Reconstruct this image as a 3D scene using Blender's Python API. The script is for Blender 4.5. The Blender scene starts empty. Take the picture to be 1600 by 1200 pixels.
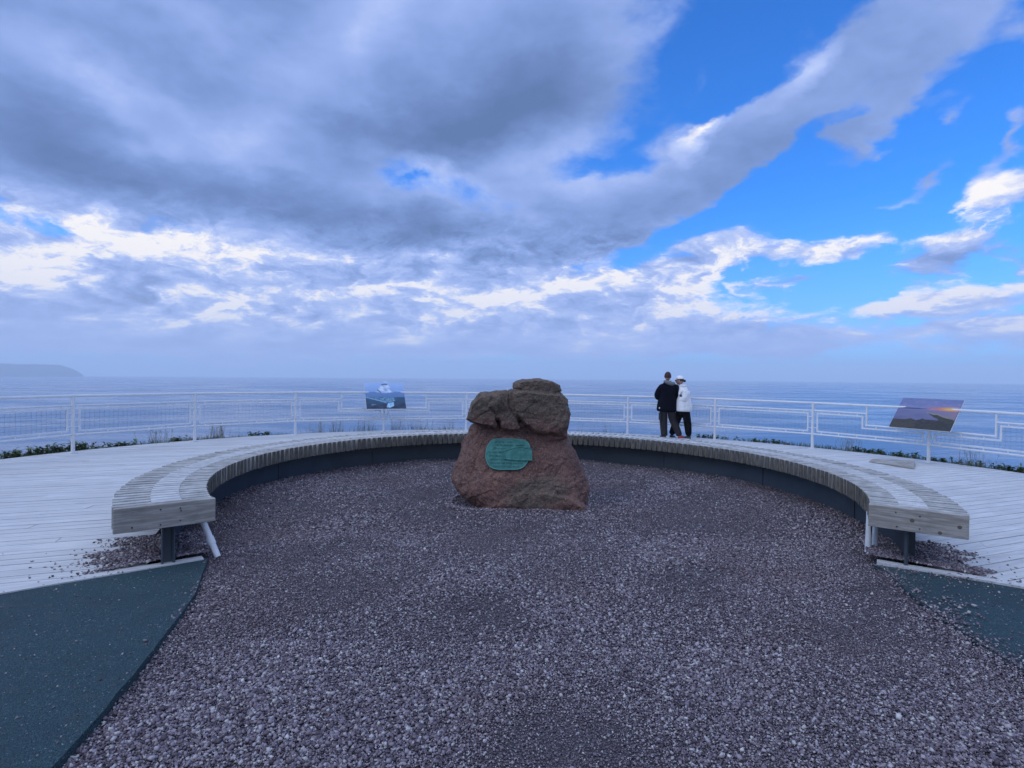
import bpy, bmesh, math, random
import numpy as np
from mathutils import Vector, Matrix, noise
from mathutils.bvhtree import BVHTree

scene = bpy.context.scene
COL = scene.collection
R = math.radians
random.seed(7)
rng = np.random.default_rng(11)

# ------------------------------------------------------------------ geometry facts
F = 870.0                      # focal length in pixels of the 1600 px wide photograph
CAM_Z = 1.52
CX, CY = 0.23, 6.55            # centre of the ring (bench and railing share it)
RIN, ROUT = 3.35, 4.02         # bench seat
RF = 8.67                      # railing
A0, A1 = R(-128.4), R(124.2)     # bench ends, measured from +Y towards +X
SITE = Matrix.Rotation(0.0090, 4, 'Y')   # the paved site falls a touch to the right

def ring(a, r, z=0.0):
    return Vector((CX + r*math.sin(a), CY + r*math.cos(a), z))

# ------------------------------------------------------------------ helpers
site_objects = []

def tag(o, label=None, cat=None, group=None, kind=None):
    if label: o['label'] = label
    if cat: o['category'] = cat
    if group: o['group'] = group
    if kind: o['kind'] = kind
    return o

def link(name, me, mat=None, parent=None, site=True):
    o = bpy.data.objects.new(name, me)
    COL.objects.link(o)
    if mat is not None and me is not None and len(me.materials) == 0:
        me.materials.append(mat)
    if parent is not None:
        o.parent = parent
    elif site:
        site_objects.append(o)
    return o

def from_bm(name, bm, mat=None, parent=None, smooth=False, site=True):
    me = bpy.data.meshes.new(name)
    bmesh.ops.recalc_face_normals(bm, faces=bm.faces)
    bm.to_mesh(me); bm.free()
    if smooth:
        me.polygons.foreach_set('use_smooth', [True]*len(me.polygons))
    return link(name, me, mat, parent, site)

def empty(name, loc=(0, 0, 0), rz=0.0):
    o = bpy.data.objects.new(name, None)
    COL.objects.link(o)
    o.location = loc
    o.rotation_euler = (0, 0, rz)
    o.empty_display_size = 0.1
    site_objects.append(o)
    return o

def add_box(bm, c, s, rot=None, bevel=0.0):
    r = bmesh.ops.create_cube(bm, size=1.0)
    vs = r['verts']
    for v in vs:
        v.co = Vector((v.co.x*s[0], v.co.y*s[1], v.co.z*s[2]))
    if bevel:
        es = list({e for v in vs for e in v.link_edges})
        rr = bmesh.ops.bevel(bm, geom=es, offset=bevel, segments=1, affect='EDGES', profile=0.5)
        vs = list({v for f in rr['faces'] for v in f.verts} | {v for v in vs if v.is_valid})
    m = Matrix.Translation(Vector(c))
    if rot is not None:
        m = m @ rot.to_4x4()
    for v in vs:
        v.co = m @ v.co
    return vs

def add_tube(bm, pts, rad, n=8, caps=True):
    """a tube through pts; rad is a number or one per point"""
    pts = [Vector(p) for p in pts]
    rads = rad if isinstance(rad, (list, tuple)) else [rad]*len(pts)
    rows = []
    up = None
    for i, p in enumerate(pts):
        if i == 0: t = pts[1]-pts[0]
        elif i == len(pts)-1: t = pts[-1]-pts[-2]
        else: t = (pts[i+1]-pts[i]).normalized() + (pts[i]-pts[i-1]).normalized()
        t.normalize()
        if up is None:
            up = Vector((0, 0, 1)) if abs(t.z) < 0.9 else Vector((1, 0, 0))
        s = t.cross(up).normalized()
        u = s.cross(t).normalized()
        up = u
        rows.append([bm.verts.new(p + (s*math.cos(2*math.pi*k/n) + u*math.sin(2*math.pi*k/n))*rads[i]) for k in range(n)])
    for a, b in zip(rows, rows[1:]):
        for k in range(n):
            bm.faces.new((a[k], a[(k+1) % n], b[(k+1) % n], b[k]))
    if caps:
        bm.faces.new(rows[0][::-1]); bm.faces.new(rows[-1])

def mesh_np(name, V, Fc, nper):
    """big mesh from numpy arrays; every face has nper corners"""
    me = bpy.data.meshes.new(name)
    me.vertices.add(len(V)); me.vertices.foreach_set('co', np.ascontiguousarray(V, dtype=np.float32).ravel())
    nf = len(Fc)
    me.loops.add(nf*nper); me.loops.foreach_set('vertex_index', np.ascontiguousarray(Fc, dtype=np.int32).ravel())
    me.polygons.add(nf)
    me.polygons.foreach_set('loop_start', np.arange(0, nf*nper, nper, dtype=np.int32))
    me.polygons.foreach_set('loop_total', np.full(nf, nper, dtype=np.int32))
    me.update(calc_edges=True)
    return me

# ------------------------------------------------------------------ node helpers
class NT:
    def __init__(self, tree):
        self.t = tree; self.n = tree.nodes; self.l = tree.links
    def node(self, typ, **kw):
        nd = self.n.new(typ)
        for k, v in kw.items(): setattr(nd, k, v)
        return nd
    def put(self, sock, v):
        if isinstance(v, bpy.types.NodeSocket): self.l.new(v, sock)
        elif isinstance(v, (tuple, list)) and sock.type == 'RGBA' and len(v) == 3: sock.default_value = (*v, 1)
        else: sock.default_value = v
    def m(self, op, a, b=0.0, c=0.0, clamp=False):
        nd = self.node('ShaderNodeMath', operation=op, use_clamp=clamp)
        for s, v in zip(nd.inputs, (a, b, c)): self.put(s, v)
        return nd.outputs[0]
    def vm(self, op, a, b=(0, 0, 0), scale=None):
        nd = self.node('ShaderNodeVectorMath', operation=op)
        self.put(nd.inputs[0], a); self.put(nd.inputs[1], b)
        if scale is not None: self.put(nd.inputs['Scale'], scale)
        return nd.outputs[0]
    def xyz(self, x, y, z=0.0):
        nd = self.node('ShaderNodeCombineXYZ')
        for s, v in zip(nd.inputs, (x, y, z)): self.put(s, v)
        return nd.outputs[0]
    def sep(self, v):
        nd = self.node('ShaderNodeSeparateXYZ'); self.put(nd.inputs[0], v)
        return nd.outputs
    def noise(self, vec, scale, detail=4, rough=0.5, dist=0.0, color=False, lac=2.0):
        nd = self.node('ShaderNodeTexNoise')
        self.put(nd.inputs['Vector'], vec); nd.inputs['Scale'].default_value = scale
        nd.inputs['Detail'].default_value = detail; nd.inputs['Roughness'].default_value = rough
        nd.inputs['Distortion'].default_value = dist; nd.inputs['Lacunarity'].default_value = lac
        return nd.outputs['Color'] if color else nd.outputs['Fac']
    def voro(self, vec, scale, feature='F1', out='Distance', rand=1.0, detail=0.0):
        nd = self.node('ShaderNodeTexVoronoi', feature=feature)
        self.put(nd.inputs['Vector'], vec); nd.inputs['Scale'].default_value = scale
        nd.inputs['Randomness'].default_value = rand
        if 'Detail' in nd.inputs: nd.inputs['Detail'].default_value = detail
        return nd.outputs[out]
    def smooth(self, v, a, b, lo=0.0, hi=1.0):
        nd = self.node('ShaderNodeMapRange', interpolation_type='SMOOTHSTEP')
        self.put(nd.inputs[0], v); self.put(nd.inputs[1], a); self.put(nd.inputs[2], b)
        self.put(nd.inputs[3], lo); self.put(nd.inputs[4], hi)
        return nd.outputs[0]
    def lin(self, v, a, b, lo=0.0, hi=1.0):
        nd = self.node('ShaderNodeMapRange')
        self.put(nd.inputs[0], v); self.put(nd.inputs[1], a); self.put(nd.inputs[2], b)
        self.put(nd.inputs[3], lo); self.put(nd.inputs[4], hi)
        return nd.outputs[0]
    def mix(self, f, a, b, mode='MIX'):
        nd = self.node('ShaderNodeMix', data_type='RGBA', blend_type=mode)
        self.put(nd.inputs[0], f); self.put(nd.inputs[6], a); self.put(nd.inputs[7], b)
        return nd.outputs[2]
    def ramp(self, f, stops, interp='LINEAR'):
        nd = self.node('ShaderNodeValToRGB'); cr = nd.color_ramp; cr.interpolation = interp
        while len(cr.elements) < len(stops): cr.elements.new(0.5)
        for e, (p, c) in zip(cr.elements, stops):
            e.position = p; e.color = (*c, 1)
        self.put(nd.inputs[0], f)
        return nd.outputs[0]
    def mapping(self, vec, loc=(0, 0, 0), rot=(0, 0, 0), scale=(1, 1, 1), typ='POINT'):
        nd = self.node('ShaderNodeMapping', vector_type=typ)
        self.put(nd.inputs['Vector'], vec)
        if typ != 'NORMAL': nd.inputs['Location'].default_value = loc
        nd.inputs['Rotation'].default_value = rot; nd.inputs['Scale'].default_value = scale
        return nd.outputs[0]
    def ellipse(self, vec, cx, cy, rx, ry, rot=0.0):
        v = self.mapping(vec, (cx, cy, 0), (0, 0, rot), (rx, ry, 1.0), 'TEXTURE')
        nd = self.node('ShaderNodeTexGradient', gradient_type='SPHERICAL')
        self.put(nd.inputs[0], v)
        return nd.outputs['Fac']

def material(name):
    mt = bpy.data.materials.new(name); mt.use_nodes = True
    nt = NT(mt.node_tree)
    bs = mt.node_tree.nodes['Principled BSDF']
    return mt, nt, bs

def objco(nt):
    return nt.node('ShaderNodeTexCoord').outputs['Object']

def bump(nt, bs, h, strength, dist, normal=None):
    b = nt.node('ShaderNodeBump')
    nt.put(b.inputs['Height'], h); b.inputs['Strength'].default_value = strength
    b.inputs['Distance'].default_value = dist
    if normal is not None: nt.put(b.inputs['Normal'], normal)
    nt.put(bs.inputs['Normal'], b.outputs[0])
    return b.outputs[0]

def island(nt):
    return nt.node('ShaderNodeNewGeometry').outputs['Random Per Island']
# ------------------------------------------------------------------ camera
cam_d = bpy.data.cameras.new('camera'); cam = bpy.data.objects.new('camera', cam_d); COL.objects.link(cam)
cam_d.sensor_width = 36.0; cam_d.lens = 36.0*F/1600.0
cam_d.clip_start = 0.05; cam_d.clip_end = 40000
PITCH = math.atan(13.0/F); ROLL = 0.0080
cam.matrix_world = Matrix.Translation((0, 0, CAM_Z)) @ Matrix.Rotation(R(90)-PITCH, 4, 'X') @ Matrix.Rotation(ROLL, 4, 'Z')
scene.camera = cam
scene.view_settings.view_transform = 'Standard'; scene.view_settings.look = 'None'
scene.view_settings.exposure = 0.15; scene.view_settings.gamma = 1.0
scene.cycles.use_denoising = True
scene.cycles.max_bounces = 6; scene.cycles.diffuse_bounces = 2; scene.cycles.glossy_bounces = 2
scene.cycles.transmission_bounces = 2; scene.cycles.volume_bounces = 2
scene.cycles.transparent_max_bounces = 6
scene.cycles.caustics_reflective = False; scene.cycles.caustics_refractive = False

# ------------------------------------------------------------------ sun and sky
SUN_EL, SUN_AZ = R(38), R(-105)         # from the left and a little behind the viewer, through cloud
sun_d = bpy.data.lights.new('sun', 'SUN'); sun = bpy.data.objects.new('sun', sun_d); COL.objects.link(sun)
sun_d.energy = 0.55; sun_d.angle = R(40); sun_d.color = (1.0, 0.97, 0.93)
sdir = Vector((math.sin(SUN_AZ)*math.cos(SUN_EL), math.cos(SUN_AZ)*math.cos(SUN_EL), math.sin(SUN_EL)))
sun.rotation_euler = sdir.to_track_quat('Z', 'Y').to_euler()
sun.location = sdir*60

def sky_pos(px, py):
    a = math.atan((px-800)/F)
    return a, math.atan((587-py)/F*math.cos(a))

world = bpy.data.worlds.new('World'); scene.world = world; world.use_nodes = True
wt = NT(world.node_tree); world.node_tree.nodes.clear()
gen = wt.node('ShaderNodeTexCoord').outputs['Generated']
dx, dy, dz = wt.sep(gen)
az = wt.m('ARCTAN2', dx, dy)
el = wt.m('ARCSINE', dz)
elp = wt.m('MAXIMUM', el, 0.0)
# clouds lie on a high sheet: its coordinates crowd together towards the horizon
den = wt.m('ADD', wt.m('MAXIMUM', dz, 0.0), 0.24)
P = wt.xyz(wt.m('DIVIDE', dx, den), wt.m('DIVIDE', dy, den), 0.0)
warp = wt.vm('SUBTRACT', wt.noise(P, 1.1, 3, 0.55, color=True), (0.5, 0.5, 0.5))
Pw = wt.vm('ADD', P, wt.vm('SCALE', warp, scale=0.30))
ae0 = wt.xyz(az, el, 0.0)
wz = wt.vm('SUBTRACT', wt.noise(P, 2.3, 6, 0.62, color=True), (0.5, 0.5, 0.5))
flat = wt.smooth(el, 0.02, 0.45, 0.35, 1.0)
wx, wy, _ = wt.sep(wz)
ae = wt.vm('ADD', ae0, wt.xyz(wt.m('MULTIPLY', wx, 0.20), wt.m('MULTIPLY', wt.m('MULTIPLY', wy, 0.17), flat), 0.0))

def field(vec, items, base):
    acc = base
    for (px, py, rx, ry, rot, w) in items:
        a, e = sky_pos(px, py)
        ca = math.cos(a)
        g = wt.ellipse(vec, a, e, rx/F*ca*ca, ry/F*ca*math.cos(e)**2, R(-rot))
        acc = wt.m('MULTIPLY_ADD', g, w, acc)
    return acc

# where cloud is thick (+) or torn open (-); positions as in the photograph's sky
COVER = [
    (150, -40, 900, 480, 8, 1.5), (480, 150, 720, 330, 10, 0.9), (840, 50, 370, 300, -24, 1.2),
    (330, 320, 460, 90, 6, 0.9),
    (300, 460, 800, 120, 0, 1.2), (0, 420, 500, 110, 0, 0.7), (740, 385, 330, 110, -4, 0.9), (620, 470, 700, 90, 0, 0.6),
    (930, 485, 380, 75, 0, 0.8), (940, 350, 180, 70, -8, 0.55),
    (1040, 280, 300, 75, -24, 0.95), (1200, 175, 270, 85, -36, 1.05), (1420, 45, 270, 140, -36, 1.35), (1085, 120, 110, 60, -60, 0.5),
    (1330, 232, 150, 46, -30, 1.0), (1410, 272, 120, 34, -30, 0.95), (1470, 184, 90, 40, -35, 0.85),
    (1545, 288, 110, 62, -10, 1.1), (1552, 217, 80, 34, -35, 0.8), (1606, 60, 60, 90, -50, 0.8), (1590, 140, 90, 36, -50, 0.45),
    (1095, 398, 150, 56, -24, 1.25), (1290, 384, 150, 34, 0, 1.2), (1490, 392, 140, 50, -16, 1.0), (1605, 412, 70, 44, -10, 0.8),
    (1250, 432, 120, 26, 0, 0.8), (1450, 462, 230, 34, -3, 0.95), (1590, 490, 200, 36, 0, 0.6), (1240, 525, 480, 40, 2, 0.5),
    (300, 535, 1200, 70, 0, 0.7), (1100, 545, 1200, 40, 0, 0.4),
    (640, 272, 200, 50, 20, -0.95), (70, 352, 150, 22, 4, -0.35), (60, 290, 330, 80, 0, 0.7), (620, 350, 90, 34, 60, -0.35), (250, 345, 260, 26, 8, -0.45),
    (880, 410, 160, 40, 10, -0.35), (1130, 90, 130, 150, 30, -0.45), (1230, 300, 360, 60, -14, -0.6), (1330, 420, 420, 70, 0, -0.45), (1330, 160, 160, 30, -34, -0.3),
]
# where its face is bright (+) or in its own shade (-)
SHADE = [
    (50, 180, 260, 110, 10, -0.42), (150, 290, 420, 60, 4, -0.36), (500, 335, 420, 56, 5, -0.50), (720, 200, 340, 90, -14, -0.70), (770, 120, 200, 120, -30, -0.25), (270, 130, 200, 60, 10, -0.22), (900, 60, 260, 160, -40, -0.12),
    (740, 385, 280, 70, 0, -0.42), (960, 350, 220, 70, -12, -0.25), (60, 30, 300, 90, 0, -0.10),
    (100, 100, 240, 56, 0, 0.28), (400, 220, 300, 60, 12, 0.28), (560, 60, 200, 90, -40, 0.40), (330, 40, 200, 50, 20, 0.25), (230, 225, 160, 40, 0, 0.2), (1000, 40, 260, 120, -50, 0.16), (880, 260, 260, 90, 0, 0.10),
    (150, 370, 150, 46, 0, 0.62), (40, 430, 170, 46, 10, 0.60), (350, 405, 260, 44, 0, 0.26), (340, 480, 110, 36, 0, 0.55), (620, 462, 170, 32, 0, 0.45), (200, 440, 160, 30, 0, -0.25), (520, 430, 140, 30, 0, -0.2), (660, 270, 130, 40, 20, 0.5),
    (150, 490, 500, 34, 0, -0.25), (480, 440, 240, 30, 0, -0.10),
    (880, 450, 300, 34, -3, 0.40), (1140, 462, 220, 30, -3, 0.55), (1000, 508, 460, 26, 0, -0.15), (740, 345, 120, 50, 0, 0.25),
    (1420, 20, 260, 100, -30, 0.25), (1105, 175, 100, 44, -50, 1.0), (1265, 85, 70, 36, -40, 0.45), (1200, 250, 420, 80, -34, -0.30), (1330, 190, 300, 70, -30, -0.12),
    (1400, 268, 200, 44, -30, -0.30), (1330, 228, 190, 50, -30, -0.15), (1540, 280, 110, 50, 0, 0.75),
    (1290, 381, 70, 30, 0, 0.6), (1120, 385, 80, 40, -30, 0.30), (1500, 400, 200, 46, -14, -0.25), (1260, 432, 160, 30, 0, -0.25),
    (1440, 450, 260, 28, -4, 0.75), (1500, 485, 300, 26, 0, -0.15), (1180, 515, 320, 26, 0, -0.2),
    (430, 520, 1100, 16, 0, 0.2), (700, 545, 1500, 22, 0, -0.12),
]
n_big = wt.noise(Pw, 2.3, 10, 0.56)
n_fine = wt.noise(Pw, 6.0, 8, 0.64)
def billow(v):
    n = wt.noise(v, 3.6, 6, 0.55)
    return wt.m('SUBTRACT', 1.0, wt.m('MULTIPLY', wt.m('ABSOLUTE', wt.m('SUBTRACT', n, 0.5)), 4.0))
puff = billow(Pw)
# the same sheet a step up and towards the sun: thinner there means this side is lit
Po = wt.vm('ADD', wt.vm('SCALE', Pw, scale=0.945), (-0.045, 0.0, 0.0))
n_big_s = wt.noise(Po, 2.3, 8, 0.58)
puff_s = billow(Po)
low = wt.m('MULTIPLY', wt.smooth(el, 0.03, 0.10), wt.smooth(el, 0.20, 0.30, 1.0, 0.0))
# heaped cumulus heads low in the sky, seen side-on
def heads(v):
    n = wt.noise(v, 1.0, 7, 0.60, 0.3)
    return wt.m('SUBTRACT', 1.0, wt.m('MULTIPLY', wt.m('ABSOLUTE', wt.m('SUBTRACT', n, 0.5)), 4.0))
hx = wt.vm('MULTIPLY', ae, (11.0, 19.0, 1.0))
head = heads(hx)
head_s = heads(wt.vm('ADD', hx, (-0.13, 0.24, 0.0)))
cover = field(ae, COVER, -0.36)
front = wt.smooth(dy, -0.1, 0.25)
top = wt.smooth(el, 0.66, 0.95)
cover = wt.m('MULTIPLY_ADD', wt.m('SUBTRACT', 1.0, front), 0.55, cover)
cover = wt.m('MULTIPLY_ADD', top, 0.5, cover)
d = wt.m('ADD', cover, wt.m('MULTIPLY', wt.m('SUBTRACT', n_big, 0.5), 1.35))
d = wt.m('ADD', d, wt.m('MULTIPLY', wt.m('SUBTRACT', n_fine, 0.5), 0.45))
d = wt.m('ADD', d, wt.m('MULTIPLY', wt.m('SUBTRACT', puff, 0.6), 0.16))
d = wt.m('ADD', d, wt.m('MULTIPLY', wt.m('MULTIPLY', wt.m('SUBTRACT', head, 0.55), 0.42), low))
alpha = wt.smooth(d, -0.08, 0.36)
relief = wt.m('ADD', wt.m('MULTIPLY', wt.m('SUBTRACT', n_big, n_big_s), wt.m('MULTIPLY_ADD', low, 1.2, 0.8)), wt.m('MULTIPLY', wt.m('SUBTRACT', puff, puff_s), wt.m('MULTIPLY_ADD', low, 0.16, 0.05)))
body = wt.smooth(d, 0.10, 1.2)
shade = field(ae, SHADE, 0.50)
shade = wt.m('ADD', shade, relief)
shade = wt.m('ADD', shade, wt.m('MULTIPLY', low, wt.m('ADD', wt.m('MULTIPLY', wt.m('SUBTRACT', head, head_s), 0.42), wt.m('MULTIPLY_ADD', head, 0.40, -0.06))))
shade = wt.m('SUBTRACT', shade, wt.m('MULTIPLY', body, 0.14))
shade = wt.m('ADD', shade, wt.m('MULTIPLY', wt.m('SUBTRACT', n_fine, 0.5), wt.m('MULTIPLY_ADD', low, 0.36, 0.30)))
shade = wt.m('ADD', shade, wt.m('MULTIPLY', wt.m('SUBTRACT', wt.noise(Pw, 1.7, 5, 0.6), 0.5), 1.25))
shade = wt.m('SUBTRACT', shade, wt.m('MULTIPLY', wt.m('SUBTRACT', n_big, 0.5), wt.m('MULTIPLY_ADD', low, -0.5, 0.9)))
shade = wt.m('ADD', shade, wt.smooth(el, 0.0, 0.20, 0.22, 0.0))
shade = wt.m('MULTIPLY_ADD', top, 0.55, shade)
shade = wt.m('MULTIPLY_ADD', wt.m('SUBTRACT', 1.0, front), 0.25, shade)  # sky behind the camera, out of view, brightened to raise the ambient light
shade = wt.lin(shade, -0.25, 1.10)
ccol = wt.ramp(shade, [(0.0, (0.100, 0.172, 0.370)), (0.2, (0.142, 0.228, 0.485)), (0.40, (0.202, 0.312, 0.640)), (0.60, (0.295, 0.412, 0.785)), (0.80, (0.460, 0.565, 0.890)), (1.0, (0.97, 0.93, 0.90))])
ccol = wt.mix(top, ccol, (0.92, 1.12, 1.60))  # overhead sky, out of view, made brighter to light the deck
sky = wt.node('ShaderNodeTexSky', sky_type='NISHITA')
sky.sun_disc = False; sky.sun_elevation = SUN_EL; sky.sun_rotation = SUN_AZ
sky.altitude = 60; sky.air_density = 1.0; sky.dust_density = 0.4; sky.ozone_density = 2.0
bg_s = wt.node('ShaderNodeBackground'); bg_s.inputs['Strength'].default_value = 0.10
blue = wt.mix(1.0, sky.outputs[0], (0.21, 1.0, 2.15), 'MULTIPLY')
wt.put(bg_s.inputs['Color'], blue)
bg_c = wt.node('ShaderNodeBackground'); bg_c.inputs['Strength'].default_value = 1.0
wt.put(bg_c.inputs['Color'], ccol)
# thin veil low over the sea
veil = wt.m('MULTIPLY', wt.m('POWER', wt.m('SUBTRACT', 1.0, wt.m('MINIMUM', wt.m('DIVIDE', elp, 0.30), 1.0)), 2.0), 0.70)
bg_v = wt.node('ShaderNodeBackground'); bg_v.inputs['Strength'].default_value = 1.0
wt.put(bg_v.inputs['Color'], wt.mix(wt.smooth(az, -0.6, 0.65), (0.43, 0.535, 0.84), (0.36, 0.485, 0.86)))
mx = wt.node('ShaderNodeMixShader'); wt.put(mx.inputs[0], alpha); wt.l.new(bg_s.outputs[0], mx.inputs[1]); wt.l.new(bg_c.outputs[0], mx.inputs[2])
mv = wt.node('ShaderNodeMixShader'); wt.put(mv.inputs[0], veil); wt.l.new(mx.outputs[0], mv.inputs[1]); wt.l.new(bg_v.outputs[0], mv.inputs[2])
wo = wt.node('ShaderNodeOutputWorld'); wt.l.new(mv.outputs[0], wo.inputs['Surface'])
world.cycles.sampling_method = 'MANUAL'; world.cycles.sample_map_resolution = 512
# ------------------------------------------------------------------ materials
def mat_wood(name, c_lo, c_hi, axis_scale=(1.0, 1.0, 1.0), stain=0.35):
    mt, nt, bs = material(name)
    co = objco(nt)
    isl = island(nt)
    shift = nt.xyz(nt.m('MULTIPLY', isl, 37.0), nt.m('MULTIPLY', isl, 11.0), nt.m('MULTIPLY', isl, 5.0))
    g = nt.noise(nt.vm('ADD', nt.vm('MULTIPLY', co, axis_scale), shift), 9.0, 6, 0.6)
    blot = nt.noise(nt.vm('ADD', co, shift), 2.3, 5, 0.6)
    c = nt.mix(nt.smooth(g, 0.3, 0.75), c_lo, c_hi)
    c = nt.mix(nt.m('MULTIPLY', nt.smooth(blot, 0.5, 0.8), stain), c, tuple(x*0.55 for x in c_lo))
    c = nt.mix(nt.lin(isl, 0, 1, 0.0, 0.22), c, tuple(x*0.6 for x in c_lo))
    nt.put(bs.inputs['Base Color'], c); bs.inputs['Roughness'].default_value = 0.72
    bump(nt, bs, g, 0.35, 0.004)
    return mt

M_DECK = None
def mat_deck():
    mt, nt, bs = material('pale weathered deck boards')
    co = objco(nt); isl = island(nt)
    v = nt.mapping(co, rot=(0, 0, R(-21.5)))
    shift = nt.xyz(nt.m('MULTIPLY', isl, 53.0), nt.m('MULTIPLY', isl, 17.0), 0.0)
    vs = nt.vm('ADD', v, shift)
    g = nt.noise(nt.vm('MULTIPLY', vs, (0.45, 9.0, 1.0)), 5.0, 7, 0.65)
    streak = nt.noise(nt.vm('MULTIPLY', vs, (0.25, 3.0, 1.0)), 3.0, 5, 0.6)
    blot = nt.noise(co, 0.9, 5, 0.6)
    spot = nt.noise(co, 26.0, 3, 0.6)
    c = nt.mix(nt.smooth(g, 0.32, 0.7), (0.47, 0.46, 0.44), (0.70, 0.69, 0.66))
    c = nt.mix(nt.m('MULTIPLY', nt.smooth(streak, 0.50, 0.76), 0.65), c, (0.37, 0.36, 0.345))
    c = nt.mix(nt.m('MULTIPLY', nt.smooth(blot, 0.48, 0.72), 0.42), c, (0.44, 0.43, 0.41))
    c = nt.mix(nt.m('MULTIPLY', nt.smooth(spot, 0.68, 0.78), 0.55), c, (0.16, 0.15, 0.14))
    c = nt.mix(nt.lin(isl, 0, 1, 0.0, 0.42), c, (0.42, 0.415, 0.40))
    nt.put(bs.inputs['Base Color'], c); bs.inputs['Roughness'].default_value = 0.65
    bump(nt, bs, nt.m('ADD', g, nt.m('MULTIPLY', streak, 0.6)), 0.5, 0.003)
    return mt
M_DECK = mat_deck()
M_SLAT = mat_wood('weathered grey slats', (0.31, 0.295, 0.265), (0.55, 0.535, 0.50), (1, 1, 0.5))
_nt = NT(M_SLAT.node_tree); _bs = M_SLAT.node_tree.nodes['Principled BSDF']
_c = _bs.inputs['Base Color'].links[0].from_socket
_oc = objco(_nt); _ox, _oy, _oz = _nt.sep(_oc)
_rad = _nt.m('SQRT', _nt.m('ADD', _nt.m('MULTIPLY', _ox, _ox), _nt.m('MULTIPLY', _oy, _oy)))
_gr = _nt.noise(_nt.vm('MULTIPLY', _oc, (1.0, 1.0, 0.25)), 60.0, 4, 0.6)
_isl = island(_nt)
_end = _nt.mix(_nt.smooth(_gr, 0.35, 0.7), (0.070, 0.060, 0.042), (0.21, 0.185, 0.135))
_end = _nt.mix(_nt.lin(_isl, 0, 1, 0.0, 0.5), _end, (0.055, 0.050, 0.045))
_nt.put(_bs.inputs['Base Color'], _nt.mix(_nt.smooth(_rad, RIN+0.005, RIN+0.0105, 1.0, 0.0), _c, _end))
M_SPACER = mat_wood('pale worn spacer blocks', (0.46, 0.455, 0.44), (0.66, 0.655, 0.63), (1, 1, 1), 0.15)
def mat_endboard():
    mt, nt, bs = material('weathered end board')
    co = objco(nt)
    g = nt.noise(nt.vm('MULTIPLY', co, (1.2, 1.2, 14.0)), 4.0, 7, 0.62)
    ring_ = nt.m('SINE', nt.m('MULTIPLY', g, 42.0))
    blot = nt.noise(co, 5.0, 5, 0.6)
    c = nt.mix(nt.smooth(g, 0.3, 0.72), (0.24, 0.215, 0.18), (0.44, 0.415, 0.37))
    c = nt.mix(nt.lin(ring_, -1, 1, 0.0, 0.22), c, (0.19, 0.165, 0.13))
    c = nt.mix(nt.m('MULTIPLY', nt.smooth(blot, 0.52, 0.74), 0.55), c, (0.17, 0.165, 0.14))
    nt.put(bs.inputs['Base Color'], c); bs.inputs['Roughness'].default_value = 0.75
    bump(nt, bs, g, 0.4, 0.004)
    return mt
M_END = mat_endboard()
def mat_plain(name, col, rough=0.5, metal=0.0, var=0.25, scale=6.0, bmp=0.0, bscale=60.0):
    mt, nt, bs = material(name)
    co = objco(nt)
    n = nt.noise(co, scale, 5, 0.6)
    c = nt.mix(nt.m('MULTIPLY', nt.smooth(n, 0.4, 0.75), var*2), col, tuple(x*0.55 for x in col))
    nt.put(bs.inputs['Base Color'], c); bs.inputs['Roughness'].default_value = rough
    bs.inputs['Metallic'].default_value = metal
    if bmp: bump(nt, bs, nt.noise(co, bscale, 4, 0.6), bmp, 0.01)
    return mt
M_STEEL = mat_plain('dark blue grey steel', (0.050, 0.066, 0.080), 0.5, 0.0, 0.3, 3.0, 0.1, 20)
M_RAIL = mat_plain('pale galvanised rail', (0.68, 0.69, 0.70), 0.45, 0.0, 0.10, 8.0)
M_WIRE = mat_plain('grey mesh wire', (0.24, 0.25, 0.27), 0.5, 0.2, 0.1, 8.0)
M_BOLT = mat_plain('dark bolt heads', (0.06, 0.06, 0.065), 0.5, 0.3)
M_KNOT = mat_plain('dark timber knots', (0.13, 0.10, 0.075), 0.8)
M_PIPE = mat_plain('white plastic pipe', (0.72, 0.73, 0.72), 0.4, 0.0, 0.12, 9.0)
M_SCUFF_SHADE = mat_plain('dark scuff and void shade', (0.05, 0.05, 0.055), 0.7)

# ------------------------------------------------------------------ ground, deck, paths
def gz(x, y):
    """height of the gravel bed"""
    r = np.hypot(x-CX, y-CY)
    z = 0.045*np.clip((r-1.2)/2.3, 0, 1)**2*np.clip((y-4.5)/2.5, 0, 1)
    z = z + 0.014*np.sin(x*1.7+0.6)*np.sin(y*1.3+x*0.6) + 0.006*np.sin(x*4.1+y*2.2)
    return z

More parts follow.
